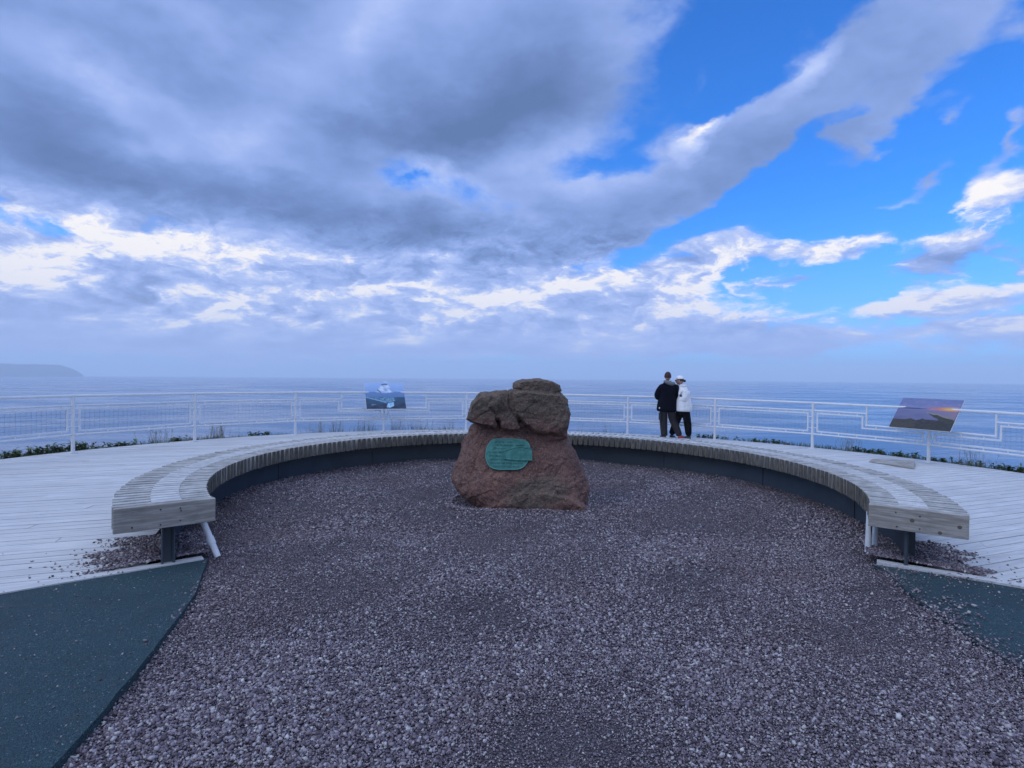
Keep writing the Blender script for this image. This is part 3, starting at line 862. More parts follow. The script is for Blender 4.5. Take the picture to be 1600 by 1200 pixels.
# ------------------------------------------------------------------ railing
POSTS = [R(-24.2 + 14.45*k) for k in range(-5, 9)]
SIGN_AZ = (R(-24.2), R(-24.2+14.45*6))
DZ = 0.012
def railing():
    root = empty('railing', (0, 0, 0))
    tag(root, 'pale metal railing with wire mesh panels curving along the clifftop edge of the deck', 'railing')
    is_sign = [min(abs(a-s) for s in SIGN_AZ) < 0.01 for a in POSTS]
    for a, sg in zip(POSTS, is_sign):
        bm = bmesh.new()
        p = ring(a, RF)
        add_tube(bm, [p+Vector((0, 0, DZ)), p+Vector((0, 0, 0.62 if sg else 1.045))], 0.031, 12)
        add_box(bm, p+Vector((0, 0, DZ+0.006)), (0.13, 0.13, 0.012), Matrix.Rotation(-a, 3, 'Z'), 0.002)
        for sx in (-1, 1):
            for sy in (-1, 1):
                q = p+Matrix.Rotation(-a, 3, 'Z') @ Vector((sx*0.048, sy*0.048, DZ+0.012))
                add_tube(bm, [q, q+Vector((0, 0, 0.012))], 0.009, 6)
        from_bm('post', bm, M_RAIL, root)
    for i in range(len(POSTS)-1):
        A, B = ring(POSTS[i], RF), ring(POSTS[i+1], RF)
        L = (B-A).length; t = (B-A)/L
        def P(u, z): return A + t*u + Vector((0, 0, z))
        nrm = Vector((-t.y, t.x, 0))
        flip = is_sign[i]           # sign post at the start of the bay
        half = is_sign[i] or is_sign[i+1]
        def U(u): return L-u if flip else u
        us = L*0.50
        bm = bmesh.new(); add_tube(bm, [P(0, 1.03), P(L, 1.03)], 0.0255, 10); from_bm('top_rail', bm, M_RAIL, root)
        bm = bmesh.new(); add_tube(bm, [P(0, 0.34), P(L, 0.34)], 0.019, 8); from_bm('bottom_rail', bm, M_RAIL, root)
        bm = bmesh.new()
        if half: add_tube(bm, [P(U(0), 0.86), P(U(us), 0.86)], 0.0175, 8); add_tube(bm, [P(U(us), 1.03), P(U(us), 0.602)], 0.019, 8); add_tube(bm, [P(U(us-0.018), 0.62), P(U(L), 0.62)], 0.019, 8)
        else: add_tube(bm, [P(0, 0.86), P(L, 0.86)], 0.0175, 8)
        from_bm('mid_rail', bm, M_RAIL, root)
        # mesh panel: a flat-bar frame hung on lugs between the rails
        bm = bmesh.new(); wb = bmesh.new()
        e = 0.10; z0, z1, zl = 0.405, 0.80, 0.555
        if half: loop = [(e, z0), (L-e, z0), (L-e, zl), (us-0.075, zl), (us-0.075, z1), (e, z1)]
        else: loop = [(e, z0), (L-e, z0), (L-e, z1), (e, z1)]
        for k, (u0, q0) in enumerate(loop):
            u1, q1 = loop[(k+1) % len(loop)]
            a, b = P(U(u0), q0), P(U(u1), q1)
            d = (b-a); ln = d.length; d.normalize()
            rot = Matrix((d, nrm, d.cross(nrm))).transposed()
            add_box(bm, (a+b)/2, (ln+0.03, 0.022+0.0006*(k % 2), 0.032), rot, 0.003)
        nl = 6
        for k in range(nl):
            u = e+0.09+(L-2*e-0.18)*k/(nl-1)
            zt = z1 if (not half or u < us-0.1) else zl
            zr = 0.86 if (not half or u < us-0.1) else 0.62
            add_tube(bm, [P(U(u), zt), P(U(u), zr)], 0.011, 6)
            add_tube(bm, [P(U(u), 0.34), P(U(u), z0)], 0.011, 6)
        for z in ((0.48, 0.72) if not half else (0.48,)):
            add_tube(bm, [P(0, z), P(e, z)], 0.010, 6); add_tube(bm, [P(L-e, z), P(L, z)], 0.010, 6)
        fr = from_bm('mesh_panel', bm, M_RAIL, root)
        s = 0.078
        u = e+s
        while u < L-e-0.02:
            zt = z1 if (not half or u < us-0.08) else zl
            add_tube(wb, [P(U(u), z0), P(U(u), zt)], 0.0023, 4, False); u += s
        z = z0+s
        while z < z1-0.02:
            ue = L-e if (not half or z < zl-0.02) else us-0.075
            add_tube(wb, [P(U(e), z)+nrm*0.004, P(U(ue), z)+nrm*0.004], 0.0023, 4, False); z += s
        from_bm('wire_mesh', wb, M_WIRE, fr)
    return root
railing()

# ------------------------------------------------------------------ picture panels on the railing
def poly_in(u, v, pts): return bool(inside(np.array([u]), np.array([v]), pts)[0])
def lerp3(a, b, t):
    t = max(0.0, min(1.0, t)); return tuple(x+(y-x)*t for x, y in zip(a, b))
def pic_iceberg(u, v):
    n = noise.noise(Vector((u*6, v*14, 0.3))); n2 = noise.noise(Vector((u*22, v*30, 2)))
    w = 0.44+0.01*n
    if v > w:
        c = lerp3((0.16, 0.29, 0.52), (0.33, 0.48, 0.75), (v-0.44)/0.5) if v > 0.64 else lerp3((0.10, 0.20, 0.40), (0.13, 0.24, 0.46), (v-.44)/.2)
        c = lerp3(c, (0.5, 0.62, 0.85), 0.35*max(0, n)) if v > 0.64 else lerp3(c, (0.05, 0.13, 0.3), 0.6*max(0, n2))
        if poly_in(u, v, [(0.25, 0.64), (0.32, 0.74), (0.40, 0.86), (0.44, 0.97), (0.49, 1.08), (0.56, 1.06), (0.60, 0.92), (0.66, 0.78), (0.75, 0.64), (0.55, 0.60), (0.43, 0.60)]):
            c = lerp3((0.62, 0.72, 0.85), (0.26, 0.38, 0.58), 0.5+1.4*noise.noise(Vector((u*9+v*6, v*9, 5))))
            if abs((u-0.30)-(0.76-v)*0.62) < 0.016 and v < 0.76: c = (0.02, 0.05, 0.12)
            if abs(v-0.94+0.10*(u-.5)) < 0.018 and 0.42 < u < 0.58: c = (0.03, 0.07, 0.16)
        return c
    c = lerp3((0.004, 0.012, 0.045), (0.012, 0.09, 0.17), v/0.44 + 0.5*n)
    if poly_in(u, v, [(0.12, 0.42), (0.70, 0.43), (0.74, 0.30), (0.56, 0.22), (0.30, 0.32)]):
        c = lerp3((0.02, 0.10, 0.20), (0.30, 0.55, 0.70), 0.2+0.9*n2+0.9*max(0, u-0.42))
    if abs(v-(0.40-0.42*(u-0.10))) < 0.022 and u < 0.52: c = (0.20, 0.33, 0.50)
    if poly_in(u, v, [(0.50, 0.04), (0.54, 0.20), (0.69, 0.24), (0.70, 0.10), (0.60, 0.03)]): c = lerp3((0.15, 0.42, 0.62), (0.45, 0.66, 0.80), 0.5+n2)
    if 0.13 < u < 0.24 and abs(v-0.14-0.1*(u-.13)) < 0.012: c = (0.20, 0.30, 0.48)
    return c
def pic_sunset(u, v): return tuple(0.72*q for q in pic_sunset_bright(u, v))
def pic_sunset_bright(u, v):
    n = noise.noise(Vector((u*4, v*16, 1.3))); n2 = noise.noise(Vector((u*16, v*18, 4)))
    if v > 0.62:
        c = lerp3((0.24, 0.25, 0.45), (0.17, 0.21, 0.42), (v-0.62)/0.38 + n*0.9)
        c = lerp3(c, (0.40, 0.40, 0.55), max(0, n2)*0.5)
        h = math.exp(-((v-0.67)/0.055)**2)*max(0, min(1, (u-0.42)/0.35))
        c = lerp3(c, (0.85, 0.20, 0.07), h)
        g = math.exp(-((v-0.68)/0.05)**2-((u-0.88)/0.13)**2)
        c = lerp3(c, (1.0, 0.55, 0.12), min(1, g*1.1))
        if abs(v-0.655-0.006*n2) < 0.022 and u < 0.58: c = lerp3((0.05, 0.08, 0.17), c, max(0, (u-0.35)/0.23))
        return c
    c = lerp3((0.11, 0.12, 0.25), (0.19, 0.19, 0.34), v/0.6 + n*0.4)
    if u > 0.5: c = lerp3(c, (0.33, 0.22, 0.27), min(1, (u-0.5)*1.5)*(v > 0.40))
    ridge = 0.27+0.05*math.exp(-((u-0.30)/0.06)**2)+0.06*math.exp(-((u-0.50)/0.05)**2)+0.012*n2
    head = 0.555-(u-0.5)*0.34+0.012*n2+(0.03*math.exp(-((u-0.70)/0.05)**2))
    under = 0.555-(u-0.5)*0.95+0.02*n2
    if u > 0.5 and under < v < head:
        c = lerp3((0.015, 0.020, 0.018), (0.045, 0.050, 0.030), 0.4+n2)
        if v > head-0.03-0.03*(u-0.5): c = lerp3((0.30, 0.26, 0.22), (0.16, 0.16, 0.10), (u-0.75)*2)
    if v < ridge or (u > 0.5 and v < under and v < 0.30):
        c = lerp3((0.010, 0.014, 0.018), (0.05, 0.042, 0.030), 0.35+n2+0.6*(u < 0.42)-0.2*u)
    return c

def info_sign(az_, fn, label, width, zb, zt, run, tag_cat='sign', peak=None):
    base = ring(az_, RF)
    root = empty('info_sign', base, -az_)          # local +y points out to sea
    tag(root, label, tag_cat)
    ang = math.atan2(zt-zb, run); Hh = math.hypot(zt-zb, run)
    y0 = -run*(1.03-zb)/(zt-zb)-0.075
    nu, nv = 84, 64
    vmax = 1.07 if peak else 1.0
    bm = bmesh.new()
    up = Vector((0, math.cos(ang), math.sin(ang))); nn = Vector((0, -math.sin(ang), math.cos(ang)))
    def at(u, v, d=0.0): return Vector((0, y0, zb)) + Vector((1, 0, 0))*(u-0.5)*width + up*(v*Hh) + nn*d
    cl = bm.loops.layers.float_color.new('print')
    grid = {}
    def gv(i, j):
        if (i, j) not in grid: grid[(i, j)] = bm.verts.new(at(i/nu, j/nv*vmax, 0.004))
        return grid[(i, j)]
    for j in range(nv):
        for i in range(nu):
            u, v = (i+0.5)/nu, (j+0.5)/nv*vmax
            if v > 1.0 and not poly_in(u, v, peak): continue
            f = bm.faces.new((gv(i, j), gv(i+1, j), gv(i+1, j+1), gv(i, j+1)))
            for lp in f.loops:
                q = lp.vert.co
                # colour looked up at the corner for a smooth print
                k = [kk for kk in ((i, j), (i+1, j), (i+1, j+1), (i, j+1)) if grid[kk] is lp.vert][0]
                lp[cl] = (*fn(k[0]/nu*0.998+0.001, k[1]/nv*vmax*0.998), 1.0)
    r = bmesh.ops.extrude_face_region(bm, geom=bm.faces[:])
    for vv in [g for g in r['geom'] if isinstance(g, bmesh.types.BMVert)]: vv.co += nn*-0.012
    mt, nt, bs = material('printed outdoor panel')
    at_ = nt.node('ShaderNodeVertexColor'); at_.layer_name = 'print'
    nt.put(bs.inputs['Base Color'], at_.outputs[0]); bs.inputs['Roughness'].default_value = 0.45
    from_bm('picture_panel', bm, mt, root)
    # pale metal backing tray and bracket
    bm = bmesh.new()
    c = at(0.5, 0.5, -0.016)
    add_box(bm, c, (width+0.012, Hh+0.012, 0.014), Matrix.Rotation(ang, 3, 'X'), 0.002)
    tr = from_bm('backing_tray', bm, M_RAIL, root)
    bm = bmesh.new()
    for sx in (-0.14, 0.14):
        add_tube(bm, [Vector((sx, 0.0, 0.63)), at(0.5, 0.10, -0.028)+Vector((sx, 0, 0)), at(0.5, 0.70, -0.03)+Vector((sx, 0, 0)), Vector((sx, -0.012, 1.035))], 0.014, 6)
    from_bm('bracket', bm, M_RAIL, root)
    return root
info_sign(SIGN_AZ[0], pic_iceberg, 'tilted picture panel of a white iceberg above dark blue water on the railing', 1.0, 0.63, 1.27, 0.42, peak=[(0.27, 0.99), (0.40, 1.02), (0.46, 1.06), (0.57, 1.06), (0.62, 1.02), (0.75, 0.99)])
info_sign(SIGN_AZ[1], pic_sunset, 'tilted picture panel of an orange sunset over a dark coast on the railing', 1.02, 0.66, 1.21, 0.46)

# ------------------------------------------------------------------ memorial boulder
def boulder():
    Y0 = 6.72
    mpp = Y0/F
    def X(px): return (px-800)*mpp
    def Z(py): return CAM_Z-(py-587.3)*mpp
    bm = bmesh.new()
    # lower mass, lofted: (py, left px, right px, front y, back y, squareness)
    rows = [(806, 758, 908, 6.42, 7.15, 2.6), (796, 749, 914, 6.36, 7.22, 2.7), (780, 729, 919, 6.32, 7.27, 2.9), (764, 709, 921, 6.335, 7.30, 2.8), (750, 705, 917, 6.36, 7.30, 2.7),
            (735, 711, 912, 6.40, 7.27, 2.6), (718, 716, 907, 6.44, 7.22, 2.5), (700, 719, 898, 6.49, 7.15, 2.4), (684, 724, 888, 6.545, 7.08, 2.3), (668, 733, 884, 6.60, 7.02, 2.2), (650, 742, 880, 6.63, 6.98, 2.2)]
    n = 40; prev = None
    for (py, xl, xr, yf, yb, sq) in rows:
        cx, cy = (X(xl)+X(xr))/2, (yf+yb)/2; ax, ay = (X(xr)-X(xl))/2, (yb-yf)/2
        row = []
        for k in range(n):
            t_ = 2*math.pi*k/n; c, s = math.cos(t_), math.sin(t_)
            row.append(bm.verts.new((cx+ax*math.copysign(abs(c)**(2/sq), c), cy+ay*math.copysign(abs(s)**(2/sq), s), Z(py))))
        if prev:
            for k in range(n): bm.faces.new((prev[k], prev[(k+1) % n], row[(k+1) % n], row[k]))
        else: bm.faces.new(row[::-1])
        prev = row
    bm.faces.new(prev)
    def hull(pts, yf, yb, back=0.85, bulge=0.05):
        """rounded block: outline in picture pixels, with real depth"""
        cx = sum(p[0] for p in pts)/len(pts); cy = sum(p[1] for p in pts)/len(pts)
        vs = []
        for (px, py, *dy) in pts:
            o = dy[0] if dy else 0.0
            vs.append(bm.verts.new((X(px), yf+bulge+o, Z(py))))
            vs.append(bm.verts.new((X(cx+(px-cx)*0.86), yf+o, Z(cy+(py-cy)*0.84))))
            vs.append(bm.verts.new((X(px), yb-0.1, Z(py))))
            vs.append(bm.verts.new((X(cx+(px-cx)*back), yb, Z(cy+(py-cy)*back))))
        r = bmesh.ops.convex_hull(bm, input=vs)
        junk = [g for g in r['geom_interior'] if isinstance(g, bmesh.types.BMVert)]
        bmesh.ops.delete(bm, geom=junk, context='VERTS')
    # upper block with its overhang on the left
    hull([(728, 656), (731, 645), (738, 629), (750, 616), (768, 614), (782, 620), (780, 645), (774, 666), (757, 666), (738, 661)], 6.46, 7.0, bulge=0.045)
    hull([(770, 613), (800, 608), (797, 630), (812, 662), (800, 667), (783, 660), (768, 636)], 6.495, 7.0, bulge=0.03)
    hull([(781, 657), (791, 646), (803, 651), (815, 664), (812, 670), (797, 671), (783, 667)], 6.495, 6.9, bulge=0.02)
    hull([(797, 609), (815, 606), (874, 611), (884, 624), (888, 644), (886, 662), (880, 676), (855, 679), (835, 675), (818, 664), (800, 640), (795, 622)], 6.46, 7.08, bulge=0.10)
    hull([(845, 665), (884, 650), (884, 682), (850, 690)], 6.56, 7.0, bulge=0.05)
    # cap slab
    hull([(800, 606), (802, 600), (812, 594.5), (840, 592), (861, 594), (873, 600), (876, 609), (870, 613), (835, 611), (812, 609)], 6.52, 7.0, bulge=0.06)
    # foot ledge, front right
    hull([(746, 795), (770, 775), (812, 764), (850, 758), (890, 765), (914, 780), (912, 797), (830, 800)], 6.335, 6.9, bulge=0.07)
    me = bpy.data.meshes.new('tmp'); bm.to_mesh(me); bm.free()
    tmp = bpy.data.objects.new('tmp', me); COL.objects.link(tmp)
    md = tmp.modifiers.new('r', 'REMESH'); md.mode = 'VOXEL'; md.voxel_size = 0.009; md.adaptivity = 0.0
    sm = tmp.modifiers.new('s', 'SMOOTH'); sm.factor = 0.5; sm.iterations = 3
    dg = bpy.context.evaluated_depsgraph_get(); dg.update()
    me2 = bpy.data.meshes.new_from_object(tmp.evaluated_get(dg))
    bpy.data.objects.remove(tmp); bpy.data.meshes.remove(me)
    me2.name = 'memorial_boulder'
    nv = len(me2.vertices)
    co = np.empty(nv*3, np.float32); me2.vertices.foreach_get('co', co); co = co.reshape(-1, 3)
    no = np.empty(nv*3, np.float32); me2.vertices.foreach_get('normal', no); no = no.reshape(-1, 3)
    # cracks drawn across the front face of the upper block
    def crack(pts, x, z):
        d = np.full(x.shape, 9.0)
        for (a, b) in zip(pts, pts[1:]):
            ax, az_, bx, bz = X(a[0]), Z(a[1]), X(b[0]), Z(b[1])
            ux, uz = bx-ax, bz-az_; t_ = np.clip(((x-ax)*ux+(z-az_)*uz)/(ux*ux+uz*uz), 0, 1)
            d = np.minimum(d, np.hypot(x-ax-t_*ux, z-az_-t_*uz))
        return d
    wob = np.array([noise.noise(Vector(c)*9.0) for c in co])
    xs = co[:, 0]+0.012*wob; zs = co[:, 2]+0.012*np.roll(wob, 7)
    fr = (co[:, 1] < 6.85)
    cr = np.minimum(crack([(792, 610), (795, 636), (806, 652), (818, 666)], xs, zs), crack([(767, 636), (774, 648), (778, 662)], xs, zs))
    cr2 = crack([(733, 662), (770, 668), (800, 676), (840, 676), (880, 680)], xs, zs)
    cr3 = crack([(800, 607), (835, 611.5), (874, 612)], xs, zs)
    disp = np.zeros(nv)
    for i in range(nv):
        p = Vector(co[i])
        disp[i] = 0.022*noise.fractal(p*2.6, 0.8, 2.1, 4) + 0.011*noise.fractal(p*9, 0.7, 2.0, 5) + 0.0035*noise.noise(p*42) 
        q = p*4.6+Vector((0.25*noise.noise(p*5), 0.25*noise.noise(p*5+Vector((7, 0, 0))), 0.2*noise.noise(p*5+Vector((0, 9, 0)))))
        vd, vp = noise.voronoi(q)
        disp[i] += 0.022*(q-vp[0]).dot(noise.noise_vector(vp[0]*5.7)) - 0.007*math.exp(-((vd[1]-vd[0])/0.07)**2)
        q = p*13.0; vd, vp = noise.voronoi(q)
        disp[i] += 0.007*(q-vp[0]).dot(noise.noise_vector(vp[0]*5.7))
        disp[i] += 0.010*(noise.ridged_multi_fractal(p*3.1, 0.9, 2.0, 3, 1.0, 2.0)-1.0)*0.6
    disp -= fr*(0.024*np.exp(-(cr/0.009)**2) + 0.018*np.exp(-(cr2/0.014)**2) + 0.008*np.exp(-(cr3/0.010)**2))
    co = co+no*disp[:, None].astype(np.float32)
    me2.vertices.foreach_set('co', co.ravel()); me2.update()
    me2.polygons.foreach_set('use_smooth', [True]*len(me2.polygons))
    mt, nt, bs = material('reddish brown conglomerate')
    oc = objco(nt)
    n1 = nt.noise(oc, 3.0, 6, 0.62); n2 = nt.noise(oc, 26.0, 5, 0.7); n3 = nt.noise(oc, 75.0, 3, 0.6)
    ox, oy, oz = nt.sep(oc)
    c = nt.mix(nt.smooth(n1, 0.32, 0.68), (0.135, 0.066, 0.048), (0.240, 0.126, 0.090))
    c = nt.mix(nt.smooth(n2, 0.42, 0.70, 0.0, 0.8), c, (0.055, 0.034, 0.032))
    c = nt.mix(nt.smooth(n3, 0.53, 0.70, 0.0, 0.75), c, (0.34, 0.235, 0.195))
    # grey green lichen over the upper block and in a patch low on the front
    up = nt.smooth(nt.m('ADD', oz, nt.m('MULTIPLY', nt.m('SUBTRACT', n1, 0.5), 0.5)), 0.86, 1.12, 0.0, 0.85)
    px_, pz_ = X(835), Z(762)
    patch = nt.ellipse(nt.xyz(nt.m('ADD', ox, nt.m('MULTIPLY', nt.m('SUBTRACT', n1, 0.5), 0.5)), oz, 0.0), px_, pz_, 0.55, 0.28, R(14))
    lich = nt.m('MULTIPLY', nt.m('MAXIMUM', up, nt.smooth(patch, 0.1, 0.6, 0.0, 0.8)), nt.smooth(n2, 0.34, 0.58, 0.35, 1.0))
    c = nt.mix(lich, c, nt.mix(nt.smooth(n3, 0.4, 0.65), (0.085, 0.075, 0.055), (0.160, 0.145, 0.105)))
    nt.put(bs.inputs['Base Color'], c); bs.inputs['Roughness'].default_value = 0.88
    b1 = bump(nt, bs, n2, 0.8, 0.025)
    bump(nt, bs, n3, 0.8, 0.008, b1)
    root = link('memorial_boulder', me2, mt)
    tag(root, 'reddish brown memorial boulder with a green bronze plaque on its front', 'boulder')
    # plaque, laid against the face
    tree = BVHTree.FromPolygons([Vector(v) for v in co], [tuple(p.vertices) for p in me2.polygons])
    def hit(px, py):
        o = Vector((0, 0, CAM_Z)); t_ = Vector((X(px), Y0, Z(py)))
        h = tree.ray_cast(o, (t_-o).normalized())
        return h[0]
    hs = [(px, py, hit(px, py)) for px in (764, 780, 796, 812, 826) for py in (692, 702, 712, 722, 731)]
    pts = np.array([h[2] for h in hs])
    cen = pts.mean(0)
    A = np.c_[pts[:, 0]-cen[0], pts[:, 2]-cen[2], np.ones(len(pts))]
    sol = np.linalg.lstsq(A, pts[:, 1]-cen[1], rcond=None)[0]
    ex = Vector((1, sol[0], 0)).normalized(); ez = Vector((0, sol[1], 1)); ez = (ez-ex*ez.dot(ex)).normalized()
    nn = ex.cross(ez); nn = -nn if nn.y > 0 else nn
    resid = ((pts-cen) @ np.array(nn)).max()
    org = Vector(cen)+nn*(max(0.004, resid*0.7))
    cpx, cpy = float(np.mean([h[0] for h in hs])), float(np.mean([h[1] for h in hs]))
    sx = mpp*0.955; sz = mpp*0.99
    def Q(px, py, d=0.0): return org+ex*((px-cpx)*sx)+ez*(-(py-cpy)*sz)+nn*d
    def slab(outline, d0, d1, bev=0.0):
        bm = bmesh.new()
        lo = [bm.verts.new(Q(a, b, d0)) for a, b in outline]; hi = [bm.verts.new(Q(a, b, d1)) for a, b in outline]
        bm.faces.new(hi); bm.faces.new(lo[::-1])
        for k in range(len(outline)): bm.faces.new((lo[k], lo[(k+1) % len(lo)], hi[(k+1) % len(lo)], hi[k]))
        return bm
    def rounded(pts, it=2):
        for _ in range(it):
            o = []
            for i, p in enumerate(pts):
                q = pts[(i+1) % len(pts)]
                o += [(p[0]*.75+q[0]*.25, p[1]*.75+q[1]*.25), (p[0]*.25+q[0]*.75, p[1]*.25+q[1]*.75)]
            pts = o
        return pts
    mb, nt, bs = material('green bronze')
    oc = objco(nt); n1 = nt.noise(oc, 14.0, 5, 0.6); n2 = nt.noise(oc, 90.0, 3, 0.6)
    c = nt.mix(nt.smooth(n1, 0.35, 0.7), (0.030, 0.155, 0.125), (0.065, 0.25, 0.195))
    c = nt.mix(nt.smooth(n2, 0.5, 0.72, 0.0, 0.5), c, (0.025, 0.10, 0.105))
    nt.put(bs.inputs['Base Color'], c); bs.inputs['Roughness'].default_value = 0.6; bs.inputs['Metallic'].default_value = 0.15
    bump(nt, bs, n2, 0.3, 0.003)
    out = [(757.5, 716), (759, 702), (764, 692), (771, 687), (785, 687.5), (797, 686.5), (808, 687), (820, 688), (827, 693), (829.5, 702), (829, 712), (826, 722), (820, 730), (812, 734.5), (796, 735), (775, 735.5), (763, 730)]
    pl = from_bm('plaque', slab(rounded(out, 1), -0.05, 0.014), mb, root)
    pl['label'] = 'green bronze plaque with raised lettering and a small building'
    # raised rim
    bm = bmesh.new()
    ro = rounded(out, 1); cxp = sum(p[0] for p in ro)/len(ro); cyp = sum(p[1] for p in ro)/len(ro)
    add_tube(bm, [Q(cxp+(a-cxp)*0.975, cyp+(b-cyp)*0.975, 0.0145) for a, b in ro+[ro[0]]], 0.0032, 6, False)
    rim_bm = bm
    # relief of a building running off the right edge
    bm = slab([(788, 707.5), (812, 701), (832, 704), (832, 719.5), (811, 720), (788, 718)], 0.008, 0.026)
    for (a0, a1, b0, b1) in ((790.5, 793, 711, 716), (797, 800, 709.5, 716.5), (804, 807, 708, 717)):
        w = slab([(a0, b0), (a1, b0), (a1, b1), (a0, b1)], 0.026, 0.030)
        me_ = bpy.data.meshes.new('t'); w.to_mesh(me_); w.free(); bm.from_mesh(me_); bpy.data.meshes.remove(me_)
    for ln in ([(785, 707), (812, 699.5), (833, 703)], [(787, 718.6), (812, 720.4), (833, 719.8)], [(813.5, 701.5), (813.5, 720)], [(826, 703), (826, 719.5)]):
        add_tube(bm, [Q(a, b, 0.026) for a, b in ln], 0.0045, 6)
    for k in range(4):
        add_tube(bm, [Q(816+k*2.6, 703.5, 0.0265), Q(816+k*2.6, 718.5, 0.0265)], 0.0016, 5)
    from_bm('relief_building', bm, mb, pl)
    bm = slab([(808, 692), (817, 690.5), (817.5, 696), (807, 696.5)], 0.008, 0.022)
    add_tube(bm, [Q(817.5, 689, 0.02), Q(818, 697.5, 0.02)], 0.0022, 5); add_tube(bm, [Q(805, 697.4, 0.02), Q(820, 696.8, 0.02)], 0.003, 5)
    from_bm('relief_hut', bm, mb, pl)
    ml, nt, bs = material('dark worn letters')
    nt.put(bs.inputs['Base Color'], nt.mix(nt.noise(objco(nt), 40.0, 3), (0.010, 0.055, 0.060), (0.030, 0.11, 0.11))); bs.inputs['Roughness'].default_value = 0.7
    mr, nt, bs = material('pale verdigris')
    nt.put(bs.inputs['Base Color'], nt.mix(nt.noise(objco(nt), 40.0, 3), (0.09, 0.30, 0.27), (0.16, 0.38, 0.33))); bs.inputs['Roughness'].default_value = 0.6
    # worn lettering: lines of small raised strokes, too weathered to read
    bm = bmesh.new()
    rnd = random.Random(3)
    lines = [(692.5, 773, 802), (697.5, 774, 802), (702.5, 770, 790), (708.5, 764, 785), (714, 764, 785), (719.5, 766, 786), (725, 767, 818), (730, 771, 812)]
    for (py, x0, x1) in lines:
        x = x0
        while x < x1:
            for _ in range(rnd.randint(2, 7)):
                if x >= x1: break
                h = rnd.choice((2.2, 2.2, 2.9))
                k = rnd.random()
                a, b = Q(x, py+h/2, 0.0148), Q(x+(0.5 if k > 0.7 else 0.0), py-h/2, 0.0148)
                add_tube(bm, [a, b], 0.0022, 4)
                if k < 0.55: add_tube(bm, [Q(x, py-h/2*(1 if k < .3 else -.2), 0.0148), Q(x+0.9, py-h/2*(1 if k < .3 else -.2), 0.0148)], 0.0020, 4)
                x += 1.55
            x += 1.5
    from_bm('rim', rim_bm, mr, pl)
    from_bm('lettering', bm, ml, pl)
    return root
boulder()

# ------------------------------------------------------------------ people
def skin(name, chain, mat, parent, sub=2, root_i=0):
    """chain: dict name -> (co, radius or (rx, ry)); edges from 'par' names"""
    names = list(chain)
    idx = {n_: i for i, n_ in enumerate(names)}
    vs = [chain[n_][0] for n_ in names]
    es = [(idx[chain[n_][2]], i) for i, n_ in enumerate(names) if chain[n_][2]]
    me = bpy.data.meshes.new('tmp'); me.from_pydata([tuple(v) for v in vs], es, [])
    o = bpy.data.objects.new('tmp', me); COL.objects.link(o)
    md = o.modifiers.new('skin', 'SKIN'); md.branch_smoothing = 0.6; md.use_smooth_shade = True
    for i, n_ in enumerate(names):
        r_ = chain[n_][1]
        me.skin_vertices[0].data[i].radius = r_ if isinstance(r_, tuple) else (r_, r_)
        me.skin_vertices[0].data[i].use_root = (i == root_i)
    ss = o.modifiers.new('sub', 'SUBSURF'); ss.levels = sub; ss.render_levels = sub
    dg = bpy.context.evaluated_depsgraph_get(); dg.update()
    me2 = bpy.data.meshes.new_from_object(o.evaluated_get(dg))
    bpy.data.objects.remove(o); bpy.data.meshes.remove(me)
    me2.name = name
    me2.materials.clear()
    me2.polygons.foreach_set('use_smooth', [True]*len(me2.polygons))
    return link(name, me2, mat, parent)

def mat_cloth(name, col, scale=14.0, depth=0.02, rough=0.85):
    mt, nt, bs = material(name)
    oc = objco(nt); n = nt.noise(oc, scale, 3, 0.55, 0.6); f = nt.noise(oc, 160, 2)
    c = nt.mix(nt.smooth(n, 0.35, 0.7, 0.0, 0.35), col, tuple(x*0.6 for x in col))
    nt.put(bs.inputs['Base Color'], c); bs.inputs['Roughness'].default_value = rough
    bump(nt, bs, nt.m('ADD', n, nt.m('MULTIPLY', f, 0.1)), 0.8, depth)
    return mt
M_SKIN = mat_plain('skin', (0.42, 0.235, 0.175), 0.55, 0.0, 0.1, 20)
M_HAIR_BR = mat_plain('short brown hair', (0.055, 0.022, 0.018), 0.8, 0.0, 0.3, 60, 0.6, 120)
M_HAIR_DK = mat_plain('dark hair', (0.015, 0.012, 0.014), 0.7, 0.0, 0.3, 60, 0.6, 120)
M_NAVY = mat_cloth('dark navy jacket', (0.0035, 0.004, 0.010))
M_NAVY.node_tree.nodes['Principled BSDF'].inputs['Specular IOR Level'].default_value = 0.15
M_GREY = mat_cloth('grey hood', (0.16, 0.165, 0.17), 20)
M_CARGO = mat_cloth('charcoal cargo trousers', (0.017, 0.014, 0.0155), 12)
M_BLACK = mat_cloth('black trousers', (0.004, 0.004, 0.005), 12)
M_BLACK.node_tree.nodes['Principled BSDF'].inputs['Specular IOR Level'].default_value = 0.15
M_WHITE = mat_cloth('white hooded top', (0.80, 0.80, 0.80), 11, 0.03)
M_CAP = mat_cloth('white cap', (0.82, 0.81, 0.82), 30, 0.004)
M_SHOE = mat_plain('dark trainers', (0.02, 0.02, 0.024), 0.6)
M_RED = mat_plain('red trainers', (0.36, 0.045, 0.05), 0.6)
M_SOLE = mat_plain('white soles', (0.7, 0.7, 0.7), 0.6)

